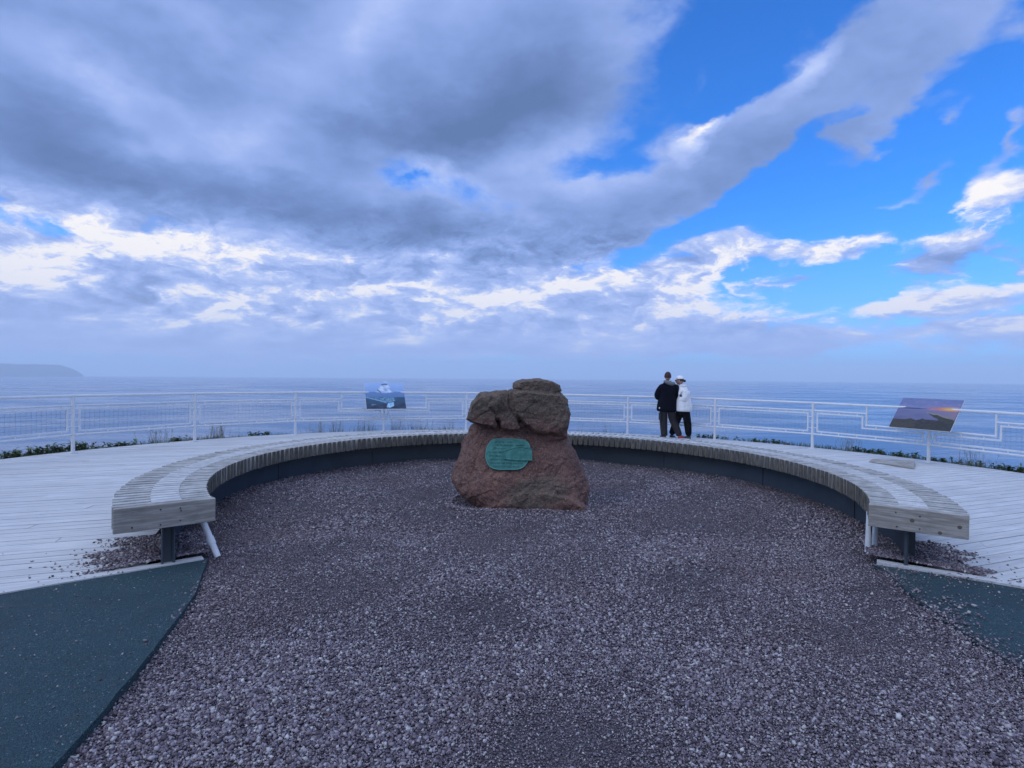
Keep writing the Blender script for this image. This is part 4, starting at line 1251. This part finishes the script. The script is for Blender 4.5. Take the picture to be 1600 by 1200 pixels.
def fingers(ch, wrist_name, palm_dir, side, n_prefix):
    """five fingers off a palm vertex"""
    w = Vector(ch[wrist_name][0])
    d = Vector(palm_dir).normalized(); s = Vector(side).normalized()
    dn = d.cross(s).normalized()
    pn = n_prefix+'palm'
    ch[pn] = (w+d*0.055, (0.030, 0.018), wrist_name)
    for k, ln in enumerate((0.062, 0.072, 0.068, 0.052)):
        b = w+d*0.092+s*(0.030-0.02*k)
        ch[f'{n_prefix}f{k}a'] = (b, 0.0095, pn)
        ch[f'{n_prefix}f{k}b'] = (b+d*ln*0.45+dn*0.008, 0.0085, f'{n_prefix}f{k}a')
        ch[f'{n_prefix}f{k}c'] = (b+d*ln*0.8+dn*0.028, 0.007, f'{n_prefix}f{k}b')
    b = w+d*0.045+s*0.038
    ch[f'{n_prefix}ta'] = (b, 0.011, pn); ch[f'{n_prefix}tb'] = (b+d*0.035+s*0.016+dn*0.012, 0.009, f'{n_prefix}ta')

def head_parts(root, base, yaw, hairmat, cap=None, tall=0.225, hair=True):
    """head with face, ears; base = top of neck, yaw turns the face (0 looks towards +y)"""
    rot = Matrix.Rotation(yaw, 4, 'Z')
    bm = bmesh.new()
    bmesh.ops.create_uvsphere(bm, u_segments=28, v_segments=20, radius=1.0)
    h = tall/2
    for v in bm.verts:
        x, y, z = v.co
        w = 1.0-0.20*max(0, -z)**1.5
        v.co = Vector((x*0.076*w, y*0.098*(1-0.10*max(0, -z))+0.012*max(0, -z)*(y > 0), z*h))
        # eye sockets, nose, lips, chin
        fy = v.co.y
        if y > 0.2:
            v.co.y += 0.022*math.exp(-(x/0.22)**2-((z+0.12)/0.20)**2) - 0.008*math.exp(-((abs(x)-0.42)/0.2)**2-((z-0.06)/0.14)**2) + 0.008*math.exp(-(x/0.4)**2-((z+0.48)/0.10)**2) + 0.010*math.exp(-(x/0.4)**2-((z+0.82)/0.15)**2)
    M = Matrix.Translation(Vector(base)+Vector((0, 0, h*0.90))) @ rot
    for v in bm.verts: v.co = M @ v.co
    return bm, M, h

def add_head_to(me_obj, bm):
    b2 = bmesh.new(); b2.from_mesh(me_obj.data)
    tm = bpy.data.meshes.new('t'); bm.to_mesh(tm); bm.free(); b2.from_mesh(tm); bpy.data.meshes.remove(tm)
    b2.to_mesh(me_obj.data); b2.free()
    me_obj.data.polygons.foreach_set('use_smooth', [True]*len(me_obj.data.polygons))

def ear_eye_parts(root, M, h):
    for sx in (-1, 1):
        bm = bmesh.new(); bmesh.ops.create_uvsphere(bm, u_segments=10, v_segments=8, radius=1.0)
        for v in bm.verts: v.co = M @ Vector((sx*0.078+v.co.x*0.010, -0.004+v.co.y*0.018-v.co.z*0.004, v.co.z*0.031-0.004))
        from_bm('ear', bm, M_SKIN, root, smooth=True)
        bm = bmesh.new(); bmesh.ops.create_uvsphere(bm, u_segments=8, v_segments=6, radius=0.0095)
        for v in bm.verts: v.co = M @ (v.co+Vector((sx*0.031, 0.083, 0.008)))
        from_bm('eye', bm, M_HAIR_DK, root, smooth=True)
    bm = bmesh.new(); add_box(bm, (0, 0.094, -0.052), (0.045, 0.006, 0.007), None, 0.002)
    for v in bm.verts: v.co = M @ v.co
    from_bm('mouth', bm, mat_lip, root)
mat_lip = mat_plain('lips', (0.28, 0.10, 0.09), 0.5)

def scalp(root, M, h, mat, thick, front, low, name='hair'):
    bm = bmesh.new(); bmesh.ops.create_uvsphere(bm, u_segments=28, v_segments=20, radius=1.0)
    kill = [v for v in bm.verts if (v.co.z < low + 0.55*max(0, v.co.y)+front*(v.co.y > 0.35))]
    bmesh.ops.delete(bm, geom=kill, context='VERTS')
    for v in bm.verts:
        x, y, z = v.co
        n_ = 0.003*noise.noise(Vector((x*9, y*9, z*9)))
        v.co = M @ Vector((x*(0.076*(1-0.2*max(0, -z)**1.5)+thick+n_), y*(0.098+thick+n_), z*(h+thick+n_)))
    return from_bm(name, bm, mat, root, smooth=True)

def shoe(root, heel, toe_dir, mat, ln=0.26):
    d = Vector(toe_dir); d.z = 0; d.normalize(); s = Vector((-d.y, d.x, 0))
    hz = Vector(heel)
    bm = bmesh.new()
    prof = [(-0.05, 0.034, 0.085), (-0.02, 0.040, 0.10), (0.04, 0.041, 0.095), (0.10, 0.043, 0.070), (0.16, 0.047, 0.058), (0.20, 0.040, 0.046), (0.225, 0.022, 0.030)]
    rows = []
    for (t_, w, hh) in prof:
        c = hz+d*t_*ln/0.26
        rows.append([bm.verts.new(c+s*w*math.cos(q)+Vector((0, 0, max(0.018, hh*math.sin(q)) if math.sin(q) > 0 else 0.018))) for q in [math.pi*k/8 for k in range(9)]])
    for a, b in zip(rows, rows[1:]):
        for k in range(8): bm.faces.new((a[k], a[k+1], b[k+1], b[k]))
    bm.faces.new(rows[0][::-1]); bm.faces.new(rows[-1])
    o = from_bm('shoe', bm, mat, root, smooth=True)
    bm = bmesh.new()
    lo, hi = [], []
    out = [(t_, w+0.003) for t_, w, _ in prof]
    ringp = [(t_, w) for t_, w in out]+[(t_, -w) for t_, w in out[::-1]]
    for (t_, w) in ringp:
        c = hz+d*t_*ln/0.26+s*w
        lo.append(bm.verts.new(c+Vector((0, 0, 0.0)))); hi.append(bm.verts.new(c+Vector((0, 0, 0.024))))
    bm.faces.new(hi); bm.faces.new(lo[::-1])
    for k in range(len(lo)): bm.faces.new((lo[k], lo[(k+1) % len(lo)], hi[(k+1) % len(lo)], hi[k]))
    from_bm('sole', bm, M_SOLE, o)

def person_base(px, r):
    a = None
    g_ = gp(px, 683, DZ)
    a = math.atan2(g_.x-CX, g_.y-CY)
    # keep the column of the picture: walk along the sight line to radius r
    d = Vector((g_.x, g_.y, 0)); best = None
    for k in range(400):
        t_ = 0.8+0.4*k/400
        q = d*t_
        rr = math.hypot(q.x-CX, q.y-CY)
        if best is None or abs(rr-r) < best[0]: best = (abs(rr-r), q)
    q = best[1]
    return Vector((q.x, q.y, DZ))

def man():
    b = person_base(1040.7, 8.26)
    view = math.atan2(b.x, b.y)
    root = empty('person', b, -view)            # local +y is away from the viewer
    tag(root, 'person with short brown hair in a dark navy jacket and charcoal trousers seen from behind', 'person')
    V = Vector
    ch = {
        'pelvis': (V((0.00, 0.0, 0.88)), (0.13, 0.10), None),
        'belly': (V((0.00, 0.01, 1.05)), (0.125, 0.095), 'pelvis'), 'chest': (V((0.015, 0.0, 1.25)), (0.14, 0.10), 'belly'),
        'neck0': (V((0.015, 0.0, 1.38)), (0.06, 0.06), 'chest'), 'neck1': (V((0.0, 0.02, 1.47)), (0.05, 0.05), 'neck0'),
        'sl': (V((-0.15, 0.0, 1.28)), 0.05, 'chest'), 'el': (V((-0.255, 0.02, 1.06)), 0.042, 'sl'), 'wl': (V((-0.15, 0.24, 1.03)), (0.028, 0.022), 'el'),
        'sr': (V((0.18, 0.0, 1.28)), 0.05, 'chest'), 'er': (V((0.285, 0.02, 1.07)), 0.042, 'sr'), 'wr': (V((0.17, 0.24, 1.04)), (0.028, 0.022), 'er'),
        'hl': (V((-0.085, 0.0, 0.80)), 0.085, 'pelvis'), 'kl': (V((-0.085, 0.03, 0.46)), 0.055, 'hl'), 'al': (V((-0.05, 0.0, 0.09)), 0.038, 'kl'),
        'hr': (V((0.09, 0.0, 0.80)), 0.085, 'pelvis'), 'kr': (V((0.16, 0.05, 0.46)), 0.055, 'hr'), 'ar': (V((0.325, -0.06, 0.10)), 0.038, 'kr'),
    }
    fingers(ch, 'wl', (0.55, 0.75, -0.1), (0.1, 0.0, 1), 'l'); fingers(ch, 'wr', (-0.55, 0.75, -0.1), (-0.1, 0.0, 1), 'r')
    body = skin('body', ch, M_SKIN, root, 1)
    bm, M, h = head_parts(root, (0.0, 0.03, 1.455), R(-6), None)
    add_head_to(body, bm); ear_eye_parts(body, M, h)
    scalp(root, M, h, M_HAIR_BR, 0.008, 0.12, -0.35)
    j = {
        'p0': (V((-0.01, 0.0, 0.655)), (0.275, 0.185), None), 'p': (V((-0.01, 0.0, 0.72)), (0.272, 0.185), 'p0'), 'b': (V((0.0, 0.0, 0.93)), (0.258, 0.180), 'p'), 'b2': (V((0.01, 0.0, 1.10)), (0.245, 0.175), 'b'), 'c': (V((0.02, -0.01, 1.27)), (0.225, 0.155), 'b2'), 'n': (V((0.015, 0.005, 1.385)), (0.12, 0.10), 'c'), 'n2': (V((0.01, 0.01, 1.44)), (0.085, 0.08), 'n'),
        'sl': (V((-0.165, 0.0, 1.30)), (0.108, 0.108), 'c'), 'el': (V((-0.245, 0.0, 1.05)), (0.098, 0.098), 'sl'), 'fl': (V((-0.20, 0.15, 0.99)), (0.085, 0.085), 'el'), 'wl': (V((-0.150, 0.245, 1.03)), (0.060, 0.055), 'fl'),
        'sr': (V((0.21, 0.0, 1.30)), (0.108, 0.108), 'c'), 'er': (V((0.272, 0.0, 1.06)), (0.096, 0.096), 'sr'), 'fr': (V((0.23, 0.15, 1.00)), (0.082, 0.082), 'er'), 'wr': (V((0.170, 0.245, 1.04)), (0.060, 0.055), 'fr'),
    }
    jk = skin('jacket', j, M_NAVY, root, 2)
    bm = bmesh.new(); add_box(bm, (-0.185, -0.128, 0.765), (0.026, 0.006, 0.036), Matrix.Rotation(R(-30), 3, 'Z'), 0.002)
    from_bm('badge', bm, M_SOLE, jk)
    hd = {'a': (V((-0.08, 0.03, 1.42)), (0.055, 0.05), None), 'b': (V((0.0, -0.085, 1.415)), (0.070, 0.055), 'a'), 'c': (V((0.085, -0.105, 1.375)), (0.070, 0.05), 'b'), 'd': (V((0.15, -0.03, 1.37)), (0.055, 0.05), 'c'), 'e': (V((0.13, 0.06, 1.39)), (0.04, 0.04), 'd')}
    skin('hood', hd, M_GREY, root, 2)
    tr = {
        'p': (V((0.0, 0.0, 0.90)), (0.19, 0.14), None), 'p2': (V((0.0, 0.0, 0.80)), (0.195, 0.145), 'p'),
        'hl': (V((-0.085, 0.0, 0.68)), (0.125, 0.125), 'p2'), 'kl': (V((-0.085, 0.025, 0.45)), (0.105, 0.105), 'hl'), 'cl': (V((-0.07, 0.02, 0.25)), (0.095, 0.095), 'kl'), 'al': (V((-0.052, 0.0, 0.035)), (0.090, 0.090), 'cl'),
        'hr': (V((0.085, 0.0, 0.68)), (0.125, 0.125), 'p2'), 'kr': (V((0.155, 0.05, 0.45)), (0.105, 0.105), 'hr'), 'cr': (V((0.235, 0.0, 0.27)), (0.092, 0.092), 'kr'), 'ar': (V((0.320, -0.055, 0.065)), (0.080, 0.080), 'cr'),
    }
    to = skin('trousers', tr, M_CARGO, root, 2)
    bm = bmesh.new(); add_box(bm, (-0.165, -0.045, 0.55), (0.035, 0.13, 0.18), Matrix.Rotation(R(20), 3, 'Z'), 0.012)
    from_bm('pocket', bm, M_CARGO, to)
    shoe(root, (-0.06, -0.01, 0.0), (-0.45, 0.9, 0), M_SHOE); shoe(root, (0.33, -0.06, 0.0), (0.75, 0.55, 0), M_RED)
    return root

def woman():
    b = person_base(1064.5, 8.35)
    view = math.atan2(b.x, b.y)
    root = empty('person', b, -view)
    tag(root, 'person in a white hooded top, white cap and black trousers walking beside the railing', 'person')
    V = Vector
    ch = {
        'pelvis': (V((0.02, 0.0, 0.84)), (0.13, 0.11), None), 'belly': (V((0.02, 0.0, 1.0)), (0.12, 0.10), 'pelvis'), 'chest': (V((0.0, 0.0, 1.16)), (0.10, 0.085), 'belly'),
        'neck0': (V((-0.02, 0.0, 1.31)), 0.055, 'chest'), 'neck1': (V((-0.06, 0.01, 1.39)), 0.046, 'neck0'),
        'sl': (V((-0.08, 0.09, 1.20)), 0.030, 'chest'), 'el': (V((-0.14, 0.165, 1.00)), 0.026, 'sl'), 'wl': (V((-0.27, 0.10, 0.98)), (0.026, 0.02), 'el'),
        'sr': (V((0.06, -0.07, 1.19)), 0.030, 'chest'), 'er': (V((0.055, -0.12, 0.985)), 0.026, 'sr'), 'wr': (V((-0.14, -0.02, 0.97)), (0.026, 0.02), 'er'),
        'hl': (V((-0.05, 0.05, 0.76)), 0.085, 'pelvis'), 'kl': (V((-0.13, 0.06, 0.43)), 0.052, 'hl'), 'al': (V((-0.26, 0.10, 0.10)), 0.036, 'kl'),
        'hr': (V((0.08, -0.03, 0.76)), 0.085, 'pelvis'), 'kr': (V((0.125, -0.04, 0.43)), 0.052, 'hr'), 'ar': (V((0.165, -0.05, 0.09)), 0.036, 'kr'),
    }
    fingers(ch, 'wl', (-0.9, -0.2, 0.05), (0, 0.2, 1), 'l'); fingers(ch, 'wr', (-0.9, 0.2, 0.05), (0, 0.2, 1), 'r')
    body = skin('body', ch, M_SKIN, root, 1)
    bm, M, h = head_parts(root, (-0.075, 0.02, 1.365), R(78), None, tall=0.215)
    add_head_to(body, bm); ear_eye_parts(body, M, h)
    scalp(root, M, h, M_HAIR_DK, 0.006, 0.2, -0.2)
    # knot of hair behind the cap
    bm = bmesh.new(); bmesh.ops.create_uvsphere(bm, u_segments=12, v_segments=8, radius=1.0)
    for v in bm.verts: v.co = M @ Vector((v.co.x*0.03, -0.118+v.co.y*0.030, -0.012+v.co.z*0.032))
    from_bm('hair_knot', bm, M_HAIR_DK, root, smooth=True)
    cap = scalp(root, M, h, M_CAP, 0.016, -0.12, 0.18, 'cap')
    bm = bmesh.new()
    rows = []
    for k in range(9):
        t_ = -1+2*k/8
        an = t_*R(62)
        r0 = 0.096; r1 = 0.096+0.075*math.cos(t_*1.35)
        rows.append([M @ Vector((math.sin(an)*r_*0.86, math.cos(an)*r_+0.008, 0.040-0.020*(r_-r0)/0.07-0.010*t_*t_+dz_)) for r_, dz_ in ((r0, 0), (r1, 0), (r1, -0.005), (r0, -0.005))])
    rows = [[bm.verts.new(v) for v in rw] for rw in rows]
    for a_, c_ in zip(rows, rows[1:]):
        for q in range(4): bm.faces.new((a_[q], a_[(q+1) % 4], c_[(q+1) % 4], c_[q]))
    bm.faces.new(rows[0]); bm.faces.new(rows[-1][::-1])
    from_bm('brim', bm, M_CAP, cap, smooth=False)
    # sunglasses
    bm = bmesh.new(); add_box(bm, (0, 0.096, 0.012), (0.125, 0.012, 0.032), None, 0.004)
    for sx in (-1, 1): add_box(bm, (sx*0.079, 0.045, 0.016), (0.005, 0.10, 0.010), None)
    for v in bm.verts: v.co = M @ v.co
    from_bm('sunglasses', bm, M_HAIR_DK, root)
    j = {
        'p0': (V((0.035, 0.0, 0.675)), (0.225, 0.19), None), 'p': (V((0.035, 0.0, 0.73)), (0.222, 0.188), 'p0'), 'b': (V((0.035, 0.0, 0.86)), (0.225, 0.19), 'p'), 'b2': (V((0.02, 0.0, 1.02)), (0.200, 0.176), 'b'), 'c': (V((0.0, 0.0, 1.17)), (0.178, 0.160), 'b2'), 'n': (V((-0.02, 0.0, 1.30)), (0.105, 0.105), 'c'), 'n2': (V((-0.03, 0.0, 1.36)), (0.078, 0.078), 'n'),
        'sl': (V((-0.08, 0.10, 1.22)), (0.092, 0.092), 'c'), 'el': (V((-0.14, 0.17, 1.00)), (0.082, 0.082), 'sl'), 'wl': (V((-0.255, 0.105, 0.98)), (0.056, 0.056), 'el'),
        'sr': (V((0.07, -0.09, 1.21)), (0.098, 0.098), 'c'), 'er': (V((0.06, -0.13, 0.98)), (0.086, 0.086), 'sr'), 'wr': (V((-0.125, -0.03, 0.97)), (0.056, 0.056), 'er'),
    }
    skin('hooded_top', j, M_WHITE, root, 2)
    hd = {'a': (V((-0.085, 0.06, 1.335)), 0.038, None), 'b': (V((0.0, 0.06, 1.335)), (0.045, 0.042), 'a'), 'c': (V((0.075, 0.0, 1.315)), (0.060, 0.045), 'b'), 'd': (V((0.03, -0.07, 1.325)), (0.048, 0.042), 'c'), 'e': (V((-0.07, -0.06, 1.335)), 0.036, 'd')}
    skin('hood', hd, M_WHITE, root, 2)
    tr = {
        'p': (V((0.02, 0.0, 0.88)), (0.19, 0.16), None), 'p2': (V((0.02, 0.0, 0.76)), (0.20, 0.165), 'p'),
        'hl': (V((-0.055, 0.05, 0.64)), (0.130, 0.125), 'p2'), 'kl': (V((-0.135, 0.065, 0.43)), (0.105, 0.10), 'hl'), 'al': (V((-0.255, 0.10, 0.08)), (0.078, 0.078), 'kl'),
        'hr': (V((0.085, -0.03, 0.64)), (0.130, 0.125), 'p2'), 'kr': (V((0.13, -0.04, 0.43)), (0.104, 0.10), 'hr'), 'ar': (V((0.165, -0.05, 0.07)), (0.080, 0.080), 'kr'),
    }
    skin('trousers', tr, M_BLACK, root, 2)
    shoe(root, (-0.25, 0.10, 0.0), (0.25, 0.6, 0), M_SHOE, 0.24); shoe(root, (0.165, -0.05, 0.0), (-0.75, 0.30, 0), M_SHOE, 0.24)
    return root
man(); woman()
# ------------------------------------------------------------------ clifftop plants
def ground_z(x, y):
    dx_, dy_ = x-CX, y-CY
    r = math.hypot(dx_, dy_)
    a = math.atan2(dx_, dy_)
    if r < 9.45: return -0.04
    return -0.05-(r-9.4)*0.62-max(0, r-12)*0.25
def mat_leaf(name, c0, c1):
    mt, nt, bs = material(name)
    isl = island(nt)
    n = nt.noise(objco(nt), 3.0, 3)
    c = nt.mix(nt.smooth(nt.m('ADD', nt.m('MULTIPLY', isl, 0.6), nt.m('MULTIPLY', n, 0.5)), 0.2, 0.8), c0, c1)
    nt.put(bs.inputs['Base Color'], c); bs.inputs['Roughness'].default_value = 0.6
    return mt
M_GRASS = mat_leaf('clifftop grass', (0.035, 0.065, 0.018), (0.110, 0.135, 0.040))
M_DRY = mat_leaf('dry straw stalks', (0.16, 0.135, 0.085), (0.33, 0.28, 0.18))
M_WEED = mat_leaf('dark leafy weed', (0.030, 0.060, 0.020), (0.095, 0.145, 0.045))
def blade(bm, p, h, w, lean, az_, seg=4):
    d = Vector((math.sin(az_), math.cos(az_), 0)); s = Vector((d.y, -d.x, 0))
    prev = None
    for k in range(seg+1):
        t_ = k/seg
        c = p+Vector((0, 0, h*t_*(1-0.25*lean*t_)))+d*(lean*h*t_*t_)
        ww = w*(1-t_)**0.7*0.5+0.0004
        row = (bm.verts.new(c-s*ww), bm.verts.new(c+s*ww))
        if prev: bm.faces.new((prev[0], prev[1], row[1], row[0]))
        prev = row
def leaf(bm, p, L, W, az_, el_):
    d = Vector((math.sin(az_)*math.cos(el_), math.cos(az_)*math.cos(el_), math.sin(el_))); s = d.cross(Vector((0, 0, 1))).normalized(); u = s.cross(d)
    q = [p, p+d*L*0.35+s*W*0.5+u*0.01, p+d*L*0.75+s*W*0.35-u*0.004, p+d*L-u*0.02, p+d*L*0.75-s*W*0.35-u*0.004, p+d*L*0.35-s*W*0.5+u*0.01]
    bm.faces.new([bm.verts.new(v) for v in q])
rp = random.Random(21)
# strip of low cover along the whole edge
bm = bmesh.new()
for _ in range(11000):
    a = rp.uniform(R(-100), R(98)); r = 9.0+abs(rp.gauss(0, 0.28))
    x, y = CX+r*math.sin(a), CY+r*math.cos(a)
    den = noise.noise(Vector((a*7, 0.3, 0)))*0.9+noise.noise(Vector((a*23, r, 4)))*0.6
    side = 0.15 if (a < R(-48) or a > R(34)) else -0.25
    if den+side < rp.uniform(-0.3, 0.5): continue
    blade(bm, Vector((x, y, ground_z(x, y)-0.01)), rp.uniform(0.04, 0.15)*(1.1 if side > 0 else 0.8), rp.uniform(0.006, 0.014), rp.uniform(0.1, 0.9), rp.uniform(0, 6.28), 3)
tag(from_bm('grass', bm, M_GRASS), 'low green grass growing along the clifftop behind the railing', 'grass', kind='stuff')

def tuft(a, r, h, n, label, dry=0.8, spread=0.10, name='grass_tuft', cat='grass tuft'):
    x, y = CX+r*math.sin(a), CY+r*math.cos(a)
    p = Vector((x, y, ground_z(x, y)-0.01))
    root = empty(name, p); tag(root, label, cat, 'plants along the clifftop edge')
    bm = bmesh.new()
    for _ in range(int(n*(1-dry)*2)+14):
        blade(bm, Vector((rp.gauss(0, spread), rp.gauss(0, spread*0.6), 0)), h*rp.uniform(0.35, 0.65), rp.uniform(0.006, 0.012), rp.uniform(0.1, 0.8), rp.uniform(0, 6.28))
    from_bm('blades', bm, M_GRASS, root)
    bm = bmesh.new()
    for _ in range(int(n*dry)+4):
        q = Vector((rp.gauss(0, spread), rp.gauss(0, spread*0.6), 0)); hh = h*rp.uniform(0.6, 1.05); ln = rp.uniform(0.02, 0.28); aa = rp.uniform(0, 6.28)
        tip = q+Vector((math.sin(aa)*ln*hh, math.cos(aa)*ln*hh, hh)); mid = (q+tip)/2+Vector((0, 0, hh*0.06))
        add_tube(bm, [q, mid, tip], [0.0035, 0.0028, 0.0015], 4, False)
        for k in range(3):
            leaf(bm, tip+Vector((0, 0, -0.02*k)), 0.04, 0.012, rp.uniform(0, 6.28), R(50))
    from_bm('dry_stalks', bm, M_DRY, root)
def weed(a, r, h, n, label, spread=0.18):
    x, y = CX+r*math.sin(a), CY+r*math.cos(a)
    p = Vector((x, y, ground_z(x, y)-0.01))
    root = empty('leafy_weed', p); tag(root, label, 'weed', 'plants along the clifftop edge')
    bm = bmesh.new()
    for _ in range(n):
        q = Vector((rp.gauss(0, spread), 0, 0)); q.rotate(Matrix.Rotation(-a, 3, 'Z')); q += Vector((rp.gauss(0, 0.03), rp.gauss(0, 0.03), 0))
        top = q*1.15+Vector((0, 0, h*rp.uniform(0.45, 1.0)))
        k0 = len(bm.faces)
        add_tube(bm, [q, top], [0.004, 0.002], 4, False)
        bm.faces.ensure_lookup_table()
        for f in bm.faces[k0:]: f.material_index = 1
        for k in range(9):
            t_ = 0.25+0.75*k/8
            leaf(bm, q.lerp(top, t_), rp.uniform(0.05, 0.10), rp.uniform(0.025, 0.05), rp.uniform(0, 6.28), rp.uniform(-0.3, 0.9))
    me = bpy.data.meshes.new('foliage'); bm.to_mesh(me); bm.free()
    me.materials.append(M_WEED); me.materials.append(M_DRY)
    link('foliage', me, None, root)
def az_of(px):
    """where the sight line through a picture column meets the edge of the deck"""
    k = (px-800)/F
    best = None
    for i in range(2000):
        a = R(-110)+R(220)*i/2000
        r = 9.02; x, y = CX+r*math.sin(a), CY+r*math.cos(a)
        if y <= 1: continue
        e = abs(x/y-k)
        if best is None or e < best[0]: best = (e, a)
    return best[1]
weed(az_of(30), 9.18, 0.161, 30, 'dark leafy weed at the far left end of the clifftop edge', 0.22)
weed(az_of(92), 9.18, 0.187, 34, 'bushy green weed beside the foot of the leftmost railing post', 0.2)
weed(az_of(125), 9.22, 0.179, 26, 'tall leafy weed just right of the leftmost railing post', 0.16)
weed(az_of(190), 9.16, 0.134, 22, 'low spreading weed between the two leftmost railing posts', 0.25)
tuft(az_of(250), 9.06, 0.370, 30, 'tuft of green and straw coloured grass left of the second railing post', 0.6, 0.16)
weed(az_of(282), 9.16, 0.125, 12, 'small dark weed touching the second railing post', 0.10)
tuft(az_of(342), 9.08, 0.385, 34, 'pale straw coloured grass tuft right of the second railing post', 0.95, 0.14)
weed(az_of(408), 9.18, 0.125, 14, 'small dark weed midway between the second and third railing posts', 0.14)
tuft(az_of(495), 9.08, 0.385, 14, 'thin tuft of wiry stalks just right of the third railing post', 0.9, 0.16)
tuft(az_of(528), 9.08, 0.355, 14, 'wiry reddish grass tuft under the left half of the iceberg panel bay', 0.9, 0.10)
tuft(az_of(573), 9.05, 0.414, 26, 'dark based grass tuft under the left edge of the iceberg panel', 0.6, 0.16)
tuft(az_of(620), 9.08, 0.370, 22, 'fine grass tuft just right of the iceberg panel post', 0.8, 0.12)
tuft(az_of(655), 9.05, 0.400, 26, 'dense grass tuft left of the boulder below the railing gap', 0.6, 0.16)
tuft(az_of(700), 9.08, 0.340, 12, 'sparse stalks beside the left shoulder of the boulder', 0.9, 0.14)
tuft(az_of(930), 9.08, 0.311, 14, 'sparse grass stalks between the boulder and the walking couple', 0.7, 0.25)
weed(az_of(1100), 9.16, 0.134, 24, 'low green weed by the shoes of the walking couple', 0.25)
weed(az_of(1205), 9.16, 0.125, 26, 'low green weed midway along the panel right of the couple', 0.30)
tuft(az_of(1327), 9.06, 0.340, 26, 'reddish straw grass tuft left of the sunset panel', 0.9, 0.10)
weed(az_of(1352), 9.15, 0.134, 20, 'dark weed growing under the left step of the railing by the sunset panel', 0.20)
weed(az_of(1400), 9.15, 0.138, 26, 'dark weed directly below the sunset panel', 0.24)
weed(az_of(1475), 9.15, 0.120, 14, 'small dark weed right of the sunset panel post', 0.14)
tuft(az_of(1522), 9.06, 0.370, 60, 'bushy green grass tuft under the right step of the railing', 0.25, 0.13)
weed(az_of(1585), 9.15, 0.152, 34, 'green weed at the far right end of the clifftop edge', 0.25)

# ------------------------------------------------------------------ sea, headland, air
SEA_Z = -60.0
def sea():
    bm = bmesh.new()
    radii = [20, 60, 150, 400, 1000, 2500, 5000, 7500, 10400]
    n = 96; rows = []
    for r in radii: rows.append([bm.verts.new((r*math.sin(2*math.pi*k/n), r*math.cos(2*math.pi*k/n), SEA_Z)) for k in range(n)])
    for a, b in zip(rows, rows[1:]):
        for k in range(n): bm.faces.new((a[k], b[k], b[(k+1) % n], a[(k+1) % n]))
    bm.faces.new(rows[0])
    mt, nt, bs = material('sea water')
    co = objco(nt)
    w = nt.mapping(co, rot=(0, 0, R(24)), scale=(0.35, 1.0, 1.0))
    a = nt.noise(w, 0.20, 4, 0.62, 0.4); b = nt.noise(w, 0.045, 4, 0.55, 0.3); c_ = nt.noise(w, 0.012, 5, 0.6)
    h = nt.m('ADD', nt.m('MULTIPLY', a, 0.6), nt.m('ADD', nt.m('MULTIPLY', b, 2.2), nt.m('MULTIPLY', c_, 3.0)))
    nt.put(bs.inputs['Base Color'], nt.mix(nt.smooth(c_, 0.35, 0.65), (0.026, 0.088, 0.190), (0.055, 0.150, 0.280)))
    nt.put(bs.inputs['Roughness'], nt.smooth(c_, 0.38, 0.62, 0.12, 0.34)); bs.inputs['IOR'].default_value = 1.33
    bump(nt, bs, h, 0.8, 0.9)
    return from_bm('water', bm, mt, site=False)
tag(sea(), kind='structure')
def headland():
    bm = bmesh.new()
    D = 10000.0
    n = 90; rows = []
    prof = [(-1.0, 0.0), (-0.55, 0.62), (-0.30, 0.93), (0.0, 1.0), (0.4, 0.97), (1.0, 0.90)]
    for k in range(n+1):
        t_ = k/n
        a = R(-62)+(R(-37.6)-R(-62))*t_
        end = min(1.0, (1-t_)/0.06)
        hgt = (184-16*t_+22*noise.noise(Vector((t_*5, 0, 0)))+14*noise.noise(Vector((t_*14, 3, 0)))+7*noise.noise(Vector((t_*40, 7, 0))))*(0.20+0.80*end**0.8) - (8 if t_ > .985 else 0)
        row = []
        for (q, z) in prof:
            rr = D+q*500+40*noise.noise(Vector((t_*22, q*2, 2)))
            row.append(bm.verts.new((rr*math.sin(a), rr*math.cos(a), SEA_Z-1+max(0.0, hgt*z*(1+0.06*noise.noise(Vector((t_*60, q*5, 1)))))+1)))
        rows.append(row)
    for a, b in zip(rows, rows[1:]):
        for k in range(len(prof)-1): bm.faces.new((a[k], b[k], b[k+1], a[k+1]))
    bm.faces.new(rows[-1])
    mt, nt, bs = material('dark headland')
    co = objco(nt)
    n_ = nt.noise(co, 0.012, 6, 0.6)
    nt.put(bs.inputs['Base Color'], nt.ramp(n_, [(0.35, (0.05, 0.065, 0.05)), (0.6, (0.11, 0.10, 0.085))]))
    bs.inputs['Roughness'].default_value = 0.95
    return from_bm('headland', bm, mt, site=False)
tag(headland(), kind='structure')
def haze():
    bm = bmesh.new()
    add_box(bm, (0, 0, (-64+240)/2), (23000, 23000, 240+64))
    mt = bpy.data.materials.new('sea haze'); mt.use_nodes = True
    t_ = mt.node_tree; t_.nodes.clear()
    v = t_.nodes.new('ShaderNodeVolumePrincipled'); o = t_.nodes.new('ShaderNodeOutputMaterial')
    v.inputs['Color'].default_value = (0.90, 0.96, 1.0, 1); v.inputs['Density'].default_value = HAZE; v.inputs['Anisotropy'].default_value = 0.0
    t_.links.new(v.outputs[0], o.inputs['Volume'])
    mt.cycles.homogeneous_volume = True
    return from_bm('haze', bm, mt, site=False)
HAZE = 0.00017
tag(haze(), 'pale blue sea haze that fades the horizon', 'haze', kind='stuff')

# ------------------------------------------------------------------ the site falls a touch to the right
for o in site_objects:
    o.matrix_basis = SITE @ o.matrix_basis
